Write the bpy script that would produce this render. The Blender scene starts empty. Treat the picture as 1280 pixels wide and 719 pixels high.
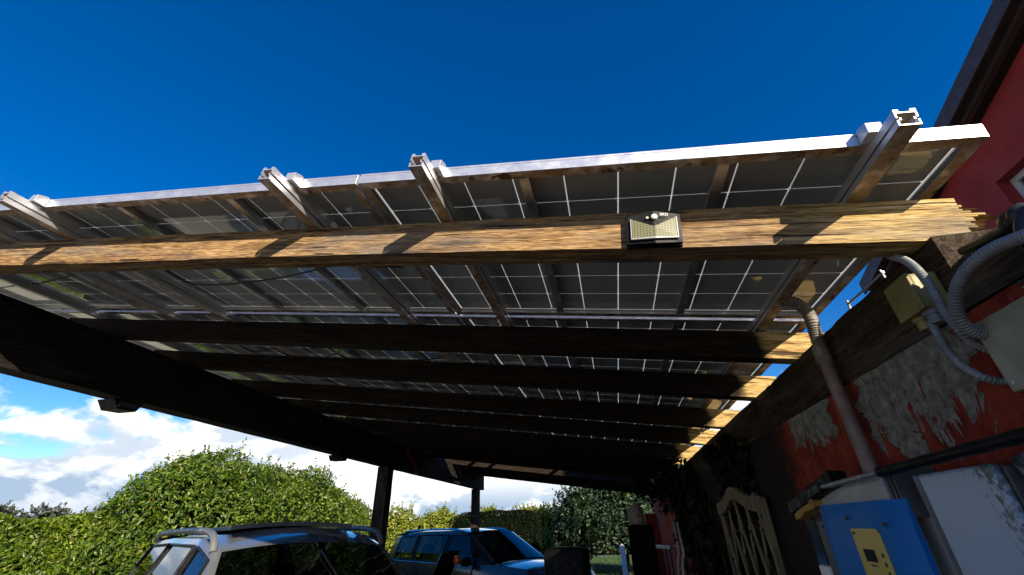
import bpy, bmesh, math, random
import numpy as np
from mathutils import Vector, Matrix
random.seed(7); rng = np.random.default_rng(7)
SC = bpy.context.scene; COL = SC.collection
CZ = 1.68                                    # eye height; z values below are measured from the eye unless noted

# ------------------------------------------------------------------ camera
cd = bpy.data.cameras.new('camera'); cam = bpy.data.objects.new('camera', cd); COL.objects.link(cam)
CR = Matrix(((0.97595634, 0.12321857, 0.17979546), (0.21727589, -0.4843782, -0.84744849), (-0.01733239, 0.86613795, -0.4995044)))
cam.matrix_world = Matrix.Translation((0, 0, CZ)) @ CR.to_4x4()
cd.sensor_fit = 'HORIZONTAL'; cd.sensor_width = 36; cd.lens = 518.744 / 1280 * 36
cd.clip_start = 0.02; cd.clip_end = 2000
SC.camera = cam
SC.view_settings.view_transform = 'Standard'; SC.view_settings.look = 'None'
SC.view_settings.exposure = 1.0; SC.view_settings.gamma = 1

# ------------------------------------------------------------------ light
SUND = Vector((-.80, 1.0, -.465)).normalized()
EL = math.asin(-SUND.z)
sl = bpy.data.lights.new('sun', 'SUN'); sun = bpy.data.objects.new('sun', sl); COL.objects.link(sun)
sl.energy = 5.0; sl.angle = math.radians(.5); sl.color = (1, .88, .70)
sun.rotation_euler = SUND.to_track_quat('-Z', 'Y').to_euler(); sun.location = (8, -10, 12)

W = bpy.data.worlds.new('World'); SC.world = W; W.use_nodes = True

class NT:
    """small helper for writing node trees"""
    def __init__(s, tree): s.t = tree; s.N = tree.nodes; s.L = tree.links
    def new(s, typ, **kw):
        n = s.N.new(typ)
        for k, v in kw.items(): setattr(n, k, v)
        return n
    def put(s, sock, v):
        if hasattr(v, 'is_output'): s.L.new(v, sock)
        elif v is not None: sock.default_value = v
    def math(s, op, a, b=None, c=None, clamp=False):
        n = s.new('ShaderNodeMath', operation=op, use_clamp=clamp)
        s.put(n.inputs[0], a)
        if b is not None: s.put(n.inputs[1], b)
        if c is not None: s.put(n.inputs[2], c)
        return n.outputs[0]
    def vmath(s, op, a, b=None):
        n = s.new('ShaderNodeVectorMath', operation=op); s.put(n.inputs[0], a)
        if b is not None: s.put(n.inputs[1], b)
        return n.outputs[0]
    def mix(s, f, a, b, blend='MIX'):
        n = s.new('ShaderNodeMix', data_type='RGBA', blend_type=blend)
        s.put(n.inputs[0], f)
        for i, v in ((6, a), (7, b)):
            if isinstance(v, tuple) and len(v) == 3: v = (*v, 1)
            s.put(n.inputs[i], v)
        return n.outputs[2]
    def noise(s, vec, scale, detail=4, rough=.55, dist=0):
        n = s.new('ShaderNodeTexNoise'); s.put(n.inputs['Vector'], vec)
        n.inputs['Scale'].default_value = scale; n.inputs['Detail'].default_value = detail
        n.inputs['Roughness'].default_value = rough; n.inputs['Distortion'].default_value = dist
        return n.outputs[0]
    def smooth(s, x, a, b, lo=0., hi=1.):
        n = s.new('ShaderNodeMapRange', interpolation_type='SMOOTHSTEP'); s.put(n.inputs[0], x)
        n.inputs[1].default_value = a; n.inputs[2].default_value = b; n.inputs[3].default_value = lo; n.inputs[4].default_value = hi
        return n.outputs[0]
    def ramp(s, x, stops):
        n = s.new('ShaderNodeValToRGB'); s.put(n.inputs[0], x); e = n.color_ramp.elements
        while len(e) < len(stops): e.new(.5)
        for k, (p, c) in enumerate(stops): e[k].position = p; e[k].color = (*c, 1)
        return n.outputs[0]
    def obj(s): return s.new('ShaderNodeTexCoord').outputs['Object']
    def pos(s): return s.new('ShaderNodeNewGeometry').outputs['Position']
    def xyz(s, v):
        n = s.new('ShaderNodeSeparateXYZ'); s.put(n.inputs[0], v); return n.outputs
    def scale(s, v, sc): return s.vmath('MULTIPLY', v, sc)
    def bump(s, h, strength=.3, dist=.01):
        n = s.new('ShaderNodeBump'); s.put(n.inputs['Height'], h); n.inputs['Strength'].default_value = strength
        n.inputs['Distance'].default_value = dist; return n.outputs[0]

# sky: Nishita, with cumulus low over the horizon
g = NT(W.node_tree); g.N.clear()
sky = g.new('ShaderNodeTexSky', sky_type='NISHITA'); sky.sun_disc = False
sky.sun_elevation = EL; sky.sun_rotation = math.atan2(-SUND.x, -SUND.y); sky.altitude = 300
sky.air_density = 1.0; sky.dust_density = .1; sky.ozone_density = 3.0
hs = g.new('ShaderNodeHueSaturation'); hs.inputs['Hue'].default_value = .513; hs.inputs['Saturation'].default_value = 1.40; hs.inputs['Value'].default_value = 1.62
g.L.new(sky.outputs[0], hs.inputs['Color'])
dirv = g.new('ShaderNodeTexCoord').outputs['Generated']
dz = g.xyz(dirv)[2]
cv = g.scale(dirv, (1, 1, 2.1))
n1 = g.noise(cv, 5.2, 9, .58, .25)
n2 = g.noise(g.vmath('ADD', cv, (.03, -.02, .075)), 5.2, 9, .58, .25)
bias = g.ramp(dz, [(0, (.90,)*3), (.06, (.86,)*3), (.13, (.70,)*3), (.19, (.58,)*3), (.26, (.47,)*3), (.33, (.30,)*3), (.42, (0,)*3)])
dens = g.math('ADD', n1, g.math('SUBTRACT', bias, .5))
mask = g.smooth(dens, .56, .66)
lit = g.math('ADD', g.math('ADD', g.smooth(g.math('SUBTRACT', n1, n2), -.07, .10), g.smooth(dz, .02, .12, -.70, .28)), g.smooth(g.xyz(dirv)[0], -.70, -.30, 0, .62), clamp=True)
ccol = g.mix(lit, (4.2, 5.5, 7.2), (12.4, 12.3, 12.1))
skyc = g.mix(mask, hs.outputs[0], ccol)
bg = g.new('ShaderNodeBackground'); bg.inputs[1].default_value = .055
g.L.new(skyc, bg.inputs[0]); g.L.new(bg.outputs[0], g.new('ShaderNodeOutputWorld').inputs[0])

# ------------------------------------------------------------------ materials
def mat(name, fn=None, **kw):
    m = bpy.data.materials.new(name); m.use_nodes = True; t = NT(m.node_tree); b = m.node_tree.nodes['Principled BSDF']
    for k, v in kw.items():
        b.inputs[k.replace('_', ' ')].default_value = (*v, 1) if isinstance(v, tuple) and len(v) == 3 else v
    if fn: fn(t, b)
    return m
def speck(name, c1, c2, scale=8, rough=.6, metallic=0., bump=.0, lo=.4, hi=.65, spec=.5, coat=0.):
    def f(t, b):
        o = t.obj(); n = t.noise(o, scale, 6, .65)
        t.L.new(t.mix(t.smooth(n, lo, hi), c1, c2), b.inputs['Base Color'])
        if bump: t.L.new(t.bump(t.noise(o, scale*4, 5, .6), bump, .01), b.inputs['Normal'])
        t.L.new(t.smooth(t.noise(o, scale*2.3, 4), .3, .7, max(0, rough-.1), min(1, rough+.12)), b.inputs['Roughness'])
    return mat(name, f, Metallic=metallic, Specular_IOR_Level=spec, Coat_Weight=coat, Coat_Roughness=.05)

def wood(name, axis, dark, mid, light, grey=.25, bleach_sunlit=False, bumps=.6):
    """grain runs along the given axis; bleach: bare straw wood towards the wall end; on rear joists, painted sunlit patches"""
    def f(t, b):
        o = t.obj()
        if axis == 'x':                                   # the joists slope: let the grain follow them
            cx = t.new('ShaderNodeCombineXYZ'); t.L.new(t.math('MULTIPLY', t.xyz(o)[0], .137), cx.inputs[2]); o = t.vmath('ADD', o, cx.outputs[0])
        sc = {'x': (3.6, 60, 60), 'y': (60, 3.6, 60), 'z': (60, 60, 3.6)}[axis]
        sc2 = {'x': (22, 210, 210), 'y': (210, 22, 210), 'z': (210, 210, 22)}[axis]
        sc3 = {'x': (.9, 5, 5), 'y': (5, .9, 5), 'z': (5, 5, .9)}[axis]
        sc4 = {'x': (2.6, 90, 90), 'y': (90, 2.6, 90), 'z': (90, 90, 2.6)}[axis]
        n = t.noise(t.scale(o, sc), 1.0, 7, .62, .25); n2 = t.noise(t.scale(o, sc2), 1.0, 3, .5)
        gr = t.math('ADD', t.math('MULTIPLY', n, .58), t.math('MULTIPLY', n2, .42))
        c = t.ramp(gr, [(.36, dark), (.48, mid), (.61, light)])
        if bleach_sunlit:
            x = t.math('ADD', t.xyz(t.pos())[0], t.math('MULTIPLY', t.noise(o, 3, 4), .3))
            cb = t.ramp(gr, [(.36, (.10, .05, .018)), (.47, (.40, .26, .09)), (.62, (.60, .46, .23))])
            c = t.mix(t.smooth(x, *bleach_sunlit), c, cb)
        vo = t.new('ShaderNodeTexVoronoi'); kx = {'x': (1.1, 9, 9), 'y': (9, 1.1, 9), 'z': (9, 9, 1.1)}[axis]
        t.L.new(t.scale(t.vmath('ADD', o, t.scale(o, (0, 0, 0))), kx), vo.inputs['Vector']); vo.inputs['Scale'].default_value = 1.6
        kd = t.math('ADD', vo.outputs['Distance'], t.math('MULTIPLY', t.math('SUBTRACT', n2, .5), .12))
        c = t.mix(t.smooth(kd, .10, .22, .85, 0.), c, dark); c = t.mix(t.smooth(kd, .03, .07, .8, 0.), c, (.012, .009, .007))
        gm = t.math('MULTIPLY', t.smooth(t.noise(t.scale(o, sc3), 2.2, 5, .6), .45, .7), grey)
        c = t.mix(gm, c, (.15, .135, .12))
        pit = t.smooth(t.noise(t.scale(o, tuple(k_*.5 for k_ in sc2)), 1.0, 4, .7), .60, .66)
        c = t.mix(t.math('MULTIPLY', pit, .55), c, dark)
        crack = t.smooth(t.noise(t.scale(o, sc4), 1.0, 4, .5, .4), .615, .66)
        c = t.mix(t.math('MULTIPLY', crack, .85), c, (.015, .012, .01))
        st = t.smooth(t.noise(t.scale(o, (2.6, 2.6, 7)), 2.1, 5, .7), .64, .70)
        c = t.mix(t.math('MULTIPLY', st, .85), c, (.03, .026, .022))
        t.L.new(c, b.inputs['Base Color'])
        h = t.math('SUBTRACT', gr, t.math('MULTIPLY', crack, .8))
        t.L.new(t.bump(h, bumps, .012), b.inputs['Normal'])
    return mat(name, f, Roughness=.85, Specular_IOR_Level=.15)
M = {}
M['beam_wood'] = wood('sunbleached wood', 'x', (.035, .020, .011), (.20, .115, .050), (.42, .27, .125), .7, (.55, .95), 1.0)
M['joist_wood'] = wood('joist wood darkened for shade', 'x', (.004, .003, .002), (.014, .009, .005), (.034, .020, .010), .06, (.86, .92))  # roof shade and sunlit wall ends painted into the rear joists
M['main_wood'] = wood('dark beam wood', 'y', (.004, .003, .0025), (.010, .007, .005), (.022, .016, .011), .08)  # one near-black tone for the whole outer beam
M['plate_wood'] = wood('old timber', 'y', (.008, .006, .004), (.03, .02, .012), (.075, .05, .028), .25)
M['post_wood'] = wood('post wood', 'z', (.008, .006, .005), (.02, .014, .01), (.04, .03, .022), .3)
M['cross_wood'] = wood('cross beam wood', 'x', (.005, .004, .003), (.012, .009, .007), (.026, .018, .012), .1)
def alu_f(dirty):
    def f(t, b):
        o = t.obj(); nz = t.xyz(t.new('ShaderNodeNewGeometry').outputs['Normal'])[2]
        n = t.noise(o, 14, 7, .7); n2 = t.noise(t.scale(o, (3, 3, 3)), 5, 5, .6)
        under = t.smooth(t.math('MULTIPLY', nz, -1), .3, .8)          # underside grime, with the brown reflected from the timber painted in
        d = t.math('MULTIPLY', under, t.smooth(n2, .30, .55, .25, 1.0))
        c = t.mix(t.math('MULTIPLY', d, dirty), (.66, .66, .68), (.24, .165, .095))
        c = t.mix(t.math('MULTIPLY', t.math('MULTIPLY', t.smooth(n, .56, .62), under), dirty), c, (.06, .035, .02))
        t.L.new(c, b.inputs['Base Color'])
        t.L.new(t.math('SUBTRACT', .75, t.math('MULTIPLY', d, .6)), b.inputs['Metallic'])
        t.L.new(t.smooth(n, .3, .7, .32, .5), b.inputs['Roughness'])
    return f
M['alu'] = mat('dirty aluminium', alu_f(1.0))
M['alu_clean'] = mat('aluminium', alu_f(.25))
M['galv'] = speck('galvanised steel', (.42, .43, .45), (.6, .61, .63), 20, .45, .8)
def cells(t, b):
    o = t.obj(); s = t.xyz(o)
    def line(c, half, lim):
        fr = t.math('ABSOLUTE', t.math('SUBTRACT', t.math('FRACT', t.math('ADD', t.math('DIVIDE', c, .16), .5)), .5))
        return t.math('LESS_THAN', t.math('MULTIPLY', fr, .16), half)
    gx = line(s[0], .0022, 0); gy = line(s[1], .0019, 0)
    ex = t.math('GREATER_THAN', t.math('ABSOLUTE', s[0]), .8); ey = t.math('GREATER_THAN', t.math('ABSOLUTE', s[1]), .48)
    ex = t.math('MULTIPLY', ex, t.math('LESS_THAN', t.math('ABSOLUTE', s[0]), .806)); ey = t.math('MULTIPLY', ey, t.math('LESS_THAN', t.math('ABSOLUTE', s[1]), .485))
    gap = t.math('MAXIMUM', t.math('MAXIMUM', gx, gy), t.math('MAXIMUM', ex, ey))
    gap = t.math('MULTIPLY', gap, t.math('MULTIPLY', t.math('LESS_THAN', t.math('ABSOLUTE', s[0]), .806), t.math('LESS_THAN', t.math('ABSOLUTE', s[1]), .485)))
    n = t.noise(o, 2.2, 5, .6)
    bus = t.math('LESS_THAN', t.math('ABSOLUTE', t.math('SUBTRACT', t.math('FRACT', t.math('DIVIDE', s[1], .0533)), .5)), .02)
    base = t.mix(n, (.27, .31, .32), (.37, .41, .42))
    dirt = t.smooth(t.noise(o, 3.1, 6, .65), .58, .75)
    base = t.mix(t.math('MULTIPLY', dirt, .35), base, (.24, .23, .20))
    t.L.new(base, b.inputs['Base Color'])
    t.L.new(t.math('ADD', .035, t.math('MULTIPLY', dirt, .10)), b.inputs['Roughness'])
    tr = t.new('ShaderNodeBsdfTransparent'); tr.inputs[0].default_value = (.9, .9, .85, 1)
    tl = t.new('ShaderNodeBsdfTranslucent'); tl.inputs[0].default_value = (.88, .86, .78, 1)
    m1 = t.new('ShaderNodeMixShader'); m1.inputs[0].default_value = .62
    t.L.new(tr.outputs[0], m1.inputs[1]); t.L.new(tl.outputs[0], m1.inputs[2])
    m2 = t.new('ShaderNodeMixShader'); t.L.new(gap, m2.inputs[0]); t.L.new(b.outputs[0], m2.inputs[1]); t.L.new(m1.outputs[0], m2.inputs[2])
    t.L.new(m2.outputs[0], t.N['Material Output'].inputs['Surface'])
M['cells'] = mat('glass laminate with cells', cells, Specular_IOR_Level=1.0)
M['black_plastic'] = speck('black plastic', (.005, .005, .0055), (.010, .010, .011), 12, .5, spec=.2)
M['matte_black'] = speck('matte black plastic', (.002, .002, .002), (.004, .004, .004), 12, .5, spec=.12)
M['black_rubber'] = speck('black rubber', (.008, .008, .008), (.02, .02, .02), 9, .7)
M['cable'] = speck('black cable', (.006, .006, .006), (.014, .014, .014), 9, .5)
M['conduit'] = speck('grey conduit', (.13, .14, .145), (.21, .22, .225), 10, .45)
M['conduit_old'] = speck('weathered conduit', (.12, .105, .085), (.24, .21, .165), 14, .6)
M['pipe_pink'] = speck('stained rigid pipe', (.16, .10, .085), (.26, .20, .17), 8, .6)
M['jbox'] = speck('yellowed plastic', (.16, .13, .035), (.24, .20, .06), 7, .5)
M['beige'] = speck('beige enclosure', (.22, .22, .15), (.31, .31, .22), 9, .55)
M['inv_grey'] = speck('grey casing', (.30, .30, .29), (.38, .38, .37), 6, .5)
M['inv_dark'] = speck('dark grey casing', (.05, .05, .05), (.09, .09, .09), 9, .5)
M['inv_blue'] = speck('blue cover', (.002, .12, .40), (.003, .15, .48), 3, .5, spec=.2)
M['inv_yellow'] = speck('yellow panel', (.50, .36, .08), (.58, .43, .12), 5, .45)
M['screen'] = mat('lcd', Base_Color=(.02, .025, .025), Roughness=.15)
M['ink'] = mat('dark print', Base_Color=(.05, .04, .02), Roughness=.6)
M['white_print'] = mat('white print', Base_Color=(.75, .75, .75), Roughness=.6)
def cab(t, b):
    o = t.pos(); s = t.xyz(o)
    edge = t.math('ADD', t.smooth(t.math('MULTIPLY', s[1], -1), -1.20, -1.085), t.smooth(s[2], CZ+.06, CZ+.10, 0, .6))
    n = t.noise(t.scale(o, (1, 1.4, 1)), 55, 7, .75)
    m = t.smooth(t.math('ADD', n, t.math('MULTIPLY', edge, .22)), .66, .76)
    c = t.mix(m, (.34, .42, .54), (.06, .08, .08))
    t.L.new(t.mix(t.math('MULTIPLY', t.smooth(t.noise(o, 14, 6), .35, .7), .35), c, (.30, .40, .56)), b.inputs['Base Color'])
    t.L.new(t.bump(n, .15, .004), b.inputs['Normal'])
M['cabinet'] = mat('mildewed white enamel', cab, Roughness=.35, Specular_IOR_Level=.5)
def marble(t, b):
    o = t.obj(); n = t.noise(o, 16, 7, .7, 2.5)
    t.L.new(t.ramp(n, [(.35, (.02, .025, .025)), (.5, (.10, .12, .12)), (.62, (.40, .44, .46))]), b.inputs['Base Color'])
M['marble'] = mat('streaked plastic sheet', marble, Roughness=.3)
def wallm(t, b):
    o = t.pos(); s = t.xyz(o); y, z = s[1], t.math('SUBTRACT', s[2], CZ)
    j1 = t.noise(t.scale(o, (1, 4.6, 2.4)), 2.2, 9, .66, .9); j2 = t.noise(o, 22, 6, .7)
    def patch(y0, y1, zlow, amp, soft=.05):
        yw = t.math('ADD', y, t.math('MULTIPLY', t.math('SUBTRACT', t.noise(t.scale(o, (1, 2, 7)), 1.6, 5, .65), .5), .32))
        inside = t.math('MULTIPLY', t.smooth(yw, y0-soft, y0+soft), t.smooth(yw, y1-soft, y1+soft, 1, 0))
        low = t.math('ADD', zlow, t.math('MULTIPLY', t.math('SUBTRACT', j1, .5), amp))
        up = t.smooth(t.math('SUBTRACT', z, low), -.012, .012)
        return t.smooth(t.math('ADD', t.math('MULTIPLY', inside, up), t.math('MULTIPLY', t.math('SUBTRACT', j2, .5), .5)), .45, .55)
    pk = t.math('MAXIMUM', patch(1.10, 1.60, .215, .80), patch(1.82, 2.20, .29, .42))
    pk = t.math('MAXIMUM', pk, patch(1.42, 1.53, .13, .2))
    pk = t.math('MAXIMUM', pk, t.math('MULTIPLY', patch(2.02, 2.25, .0, .1), t.smooth(z, .1, .16, 1, 0)))
    pk = t.math('MAXIMUM', pk, t.smooth(t.noise(t.scale(o, (1, 1.5, .7)), 7, 7, .7), .62, .65))
    n = t.noise(o, 30, 8, .75)
    grey = t.ramp(n, [(.3, (.06, .057, .045)), (.5, (.22, .21, .18)), (.7, (.42, .40, .35))])
    red = t.ramp(t.noise(t.scale(o, (1, 2.2, 1.1)), 6, 7, .7), [(.3, (.05, .010, .006)), (.5, (.27, .034, .017)), (.7, (.42, .075, .04))])
    pale = t.smooth(t.noise(t.scale(o, (1, 4, 1)), 6, 5, .6), .62, .72)
    red = t.mix(t.math('MULTIPLY', pale, t.smooth(y, 1.0, 1.35, .7, .1)), red, (.30, .15, .15))
    c = t.mix(pk, red, grey)
    ed = t.math('MULTIPLY', t.smooth(pk, .05, .5), t.smooth(pk, .5, .95, 1, 0))
    c = t.mix(t.math('MULTIPLY', ed, .8), c, (.02, .012, .01))
    dark_mid = t.math('MULTIPLY', t.smooth(t.math('ADD', y, t.math('MULTIPLY', t.math('SUBTRACT', j2, .5), .5)), 2.2, 2.45), t.smooth(y, 6.0, 6.6, 1, 0))
    c = t.mix(t.math('MULTIPLY', dark_mid, .97), c, (.012, .011, .009))  # wall turns near black along its middle stretch
    t.L.new(c, b.inputs['Base Color'])
    h = t.math('ADD', t.math('MULTIPLY', pk, -.35), t.math('MULTIPLY', n, .5))
    t.L.new(t.bump(h, 1.0, .03), b.inputs['Normal'])
M['wall'] = mat('peeling red plaster', wallm, Roughness=.8, Specular_IOR_Level=.2)
M['house_red'] = speck('red render', (.23, .018, .015), (.30, .025, .02), 1.3, .85, bump=.35)
M['house_brown'] = speck('dark brown fascia', (.035, .025, .025), (.055, .04, .038), 6, .6)
M['roof_tile'] = speck('brown roof tile', (.10, .05, .035), (.18, .09, .06), 9, .8)
M['win_frame'] = speck('grey window frame', (.40, .42, .42), (.48, .5, .5), 7, .4)
M['win_glass'] = mat('window glass', Base_Color=(.03, .04, .05), Roughness=.03, Specular_IOR_Level=.8)
def ground(t, b):
    o = t.obj(); n = t.noise(o, 60, 7, .7); n2 = t.noise(o, .35, 5, .6)
    c = t.ramp(n, [(.3, (.30, .27, .21)), (.55, (.48, .44, .35)), (.75, (.62, .58, .48))])
    c = t.mix(t.math('MULTIPLY', t.smooth(n2, .4, .65), .5), c, (.14, .13, .10))
    t.L.new(c, b.inputs['Base Color']); t.L.new(t.bump(n, .6, .02), b.inputs['Normal'])
M['gravel'] = mat('pale gravel', ground, Roughness=.9)
M['asphalt'] = speck('old dark asphalt', (.018, .018, .018), (.04, .039, .037), 40, .85, bump=.4)
def lawn(t, b):
    o = t.obj(); n = t.noise(o, 1.2, 6, .6); n2 = t.noise(o, 40, 4, .7)
    c = t.mix(n, (.035, .075, .015), (.07, .125, .025)); c = t.mix(t.math('MULTIPLY', n2, .5), c, (.02, .045, .01))
    t.L.new(c, b.inputs['Base Color']); t.L.new(t.bump(n2, .6, .03), b.inputs['Normal'])
M['lawn'] = mat('short lawn', lawn, Roughness=.9)
def leafm(name, c1, c2, c3, rough=.38, transl=.35):
    def f(t, b):
        r = t.new('ShaderNodeNewGeometry').outputs['Random Per Island']; o = t.obj()
        c = t.ramp(r, [(.0, c1), (.5, c2), (.955, c3), (.99, (.12, .08, .02))])
        c = t.mix(t.smooth(t.noise(o, .9, 3), .35, .7, 0, .45), c, c1)
        t.L.new(c, b.inputs['Base Color'])
        tl = t.new('ShaderNodeBsdfTranslucent'); t.L.new(t.mix(1., c, (.9, 1., .35), 'MULTIPLY'), tl.inputs[0])
        mx = t.new('ShaderNodeMixShader'); mx.inputs[0].default_value = transl
        t.L.new(b.outputs[0], mx.inputs[1]); t.L.new(tl.outputs[0], mx.inputs[2])
        t.L.new(mx.outputs[0], t.N['Material Output'].inputs['Surface'])
    return mat(name, f, Roughness=rough, Specular_IOR_Level=.45)
M['laurel'] = leafm('laurel leaves', (.035, .08, .006), (.115, .185, .010), (.25, .30, .025))
M['laurel_dark'] = leafm('laurel leaves deep green', (.028, .065, .006), (.085, .15, .010), (.20, .26, .024))
M['yellow_leaf'] = leafm('yellow green leaves', (.10, .14, .010), (.22, .26, .02), (.40, .38, .045), .5)
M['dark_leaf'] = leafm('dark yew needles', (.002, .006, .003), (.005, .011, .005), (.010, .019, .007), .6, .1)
M['tree_leaf'] = leafm('dull green leaves', (.010, .028, .013), (.022, .05, .02), (.075, .115, .05), .5, .25)
M['far_leaf'] = leafm('distant foliage', (.03, .04, .03), (.05, .06, .04), (.08, .09, .06), .7, .1)
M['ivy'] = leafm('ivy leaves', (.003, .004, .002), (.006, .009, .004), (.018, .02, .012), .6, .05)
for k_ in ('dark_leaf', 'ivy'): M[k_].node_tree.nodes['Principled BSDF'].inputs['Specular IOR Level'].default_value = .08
M['grass'] = leafm('grass blades', (.03, .07, .012), (.06, .12, .02), (.10, .16, .03), .6, .3)
M['twig'] = speck('bark', (.02, .015, .01), (.05, .038, .026), 14, .9, bump=.4)
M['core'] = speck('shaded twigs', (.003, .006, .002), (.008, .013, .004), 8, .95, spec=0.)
M['silver'] = speck('silver car paint', (.17, .185, .20), (.19, .205, .22), 2, .30, .3, coat=1.0)
M['navy'] = speck('dark blue car paint', (.009, .017, .036), (.011, .020, .042), 2, .25, .2, coat=1.0)
M['rail_grey'] = speck('satin grey rail', (.09, .095, .10), (.13, .135, .14), 6, .4)
M['trim'] = speck('black trim', (.005, .005, .006), (.010, .010, .011), 12, .4, spec=.25)
def carglass(t, b, ior=1.5, tint=(.17, .20, .19, 1)):
    tr = t.new('ShaderNodeBsdfTransparent'); tr.inputs[0].default_value = tint
    gl = t.new('ShaderNodeBsdfGlossy'); gl.inputs['Roughness'].default_value = .02; gl.inputs['Color'].default_value = (.95, .97, 1, 1)
    gn = t.new('ShaderNodeNewGeometry'); dt = t.new('ShaderNodeVectorMath', operation='DOT_PRODUCT')
    t.L.new(gn.outputs['Normal'], dt.inputs[0]); t.L.new(gn.outputs['Incoming'], dt.inputs[1])
    f0 = ((ior-1)/(ior+1))**2*1.6; k5 = t.math('POWER', t.math('SUBTRACT', 1., t.math('ABSOLUTE', dt.outputs['Value'])), 5.)
    fac = t.math('ADD', f0, t.math('MULTIPLY', k5, 1-f0))      # Schlick, the same from both sides of the sheet
    mx = t.new('ShaderNodeMixShader'); t.L.new(fac, mx.inputs[0]); t.L.new(tr.outputs[0], mx.inputs[1]); t.L.new(gl.outputs[0], mx.inputs[2])
    t.L.new(mx.outputs[0], t.N['Material Output'].inputs['Surface'])
M['car_glass'] = mat('tinted car glass', carglass)
M['windscreen'] = mat('windscreen glass', lambda t, b: carglass(t, b, 1.26, (.16, .18, .17, 1)))
M['interior'] = speck('car interior', (.012, .012, .013), (.022, .022, .023), 8, .8)
M['chrome'] = mat('chrome', Base_Color=(.7, .71, .73), Metallic=1., Roughness=.15)
M['lens_red'] = mat('red lens', Base_Color=(.35, .01, .01), Roughness=.1)
M['lens_orange'] = mat('orange lens', Base_Color=(.45, .09, .02), Roughness=.2)
M['lens_clear'] = mat('headlamp lens', Base_Color=(.6, .63, .66), Roughness=.08, Metallic=.3)
M['tyre'] = speck('tyre rubber', (.012, .012, .012), (.022, .022, .022), 20, .8)
M['cream_wood'] = wood('cream painted lath', 'z', (.10, .075, .046), (.19, .15, .09), (.28, .225, .14), .2, bumps=.3)
M['white_metal'] = speck('white enamelled tube', (.50, .51, .52), (.62, .63, .64), 12, .4)
M['door_red'] = wood('red painted boards', 'z', (.14, .022, .012), (.34, .05, .025), (.42, .08, .04), .05, bumps=.4)
M['concrete'] = speck('weathered concrete', (.10, .10, .09), (.24, .235, .22), 12, .9, bump=.5)
M['stone'] = speck('pale stone', (.20, .17, .14), (.42, .38, .33), 18, .85, bump=.5)
M['led'] = None
def ledm(t, b):
    o = t.obj(); s = t.xyz(o)
    def cyc(c, p): return t.math('ABSOLUTE', t.math('SUBTRACT', t.math('FRACT', t.math('DIVIDE', c, p)), .5))
    d = t.math('MAXIMUM', cyc(s[0], .0082), cyc(s[2], .0088))
    t.L.new(t.mix(t.math('LESS_THAN', d, .27), (.20, .20, .12), (.09, .085, .015)), b.inputs['Base Color'])
M['led'] = mat('led array', ledm, Roughness=.25)
M['lamp_dome'] = mat('frosted dome', Base_Color=(.75, .74, .68), Roughness=.3)
M['bristle'] = speck('straw bristle', (.30, .17, .03), (.42, .25, .05), 30, .8)

# ------------------------------------------------------------------ builders
def U(x, y, ax, val):
    """point of the plane axis=val (metres from the eye) that stands behind a place in the photograph"""
    v = Vector(((x-640)/518.744, -(y-359.5)/518.744, -1)); d = CR @ v
    return d * (val / d[ax])
def thing(name, label, cat, loc=(0, 0, 0), rot=(0, 0, 0), group=None):
    o = bpy.data.objects.new(name, None); COL.objects.link(o); o.location = loc; o.rotation_euler = rot
    o.empty_display_size = .2
    o['label'] = label; o['category'] = cat
    if group: o['group'] = group
    return o
def tag(o, label, cat, group=None, kind=None):
    o['label'] = label; o['category'] = cat
    if group: o['group'] = group
    if kind: o['kind'] = kind
    return o
def struct(o, kind='structure'): o['kind'] = kind; return o

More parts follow.
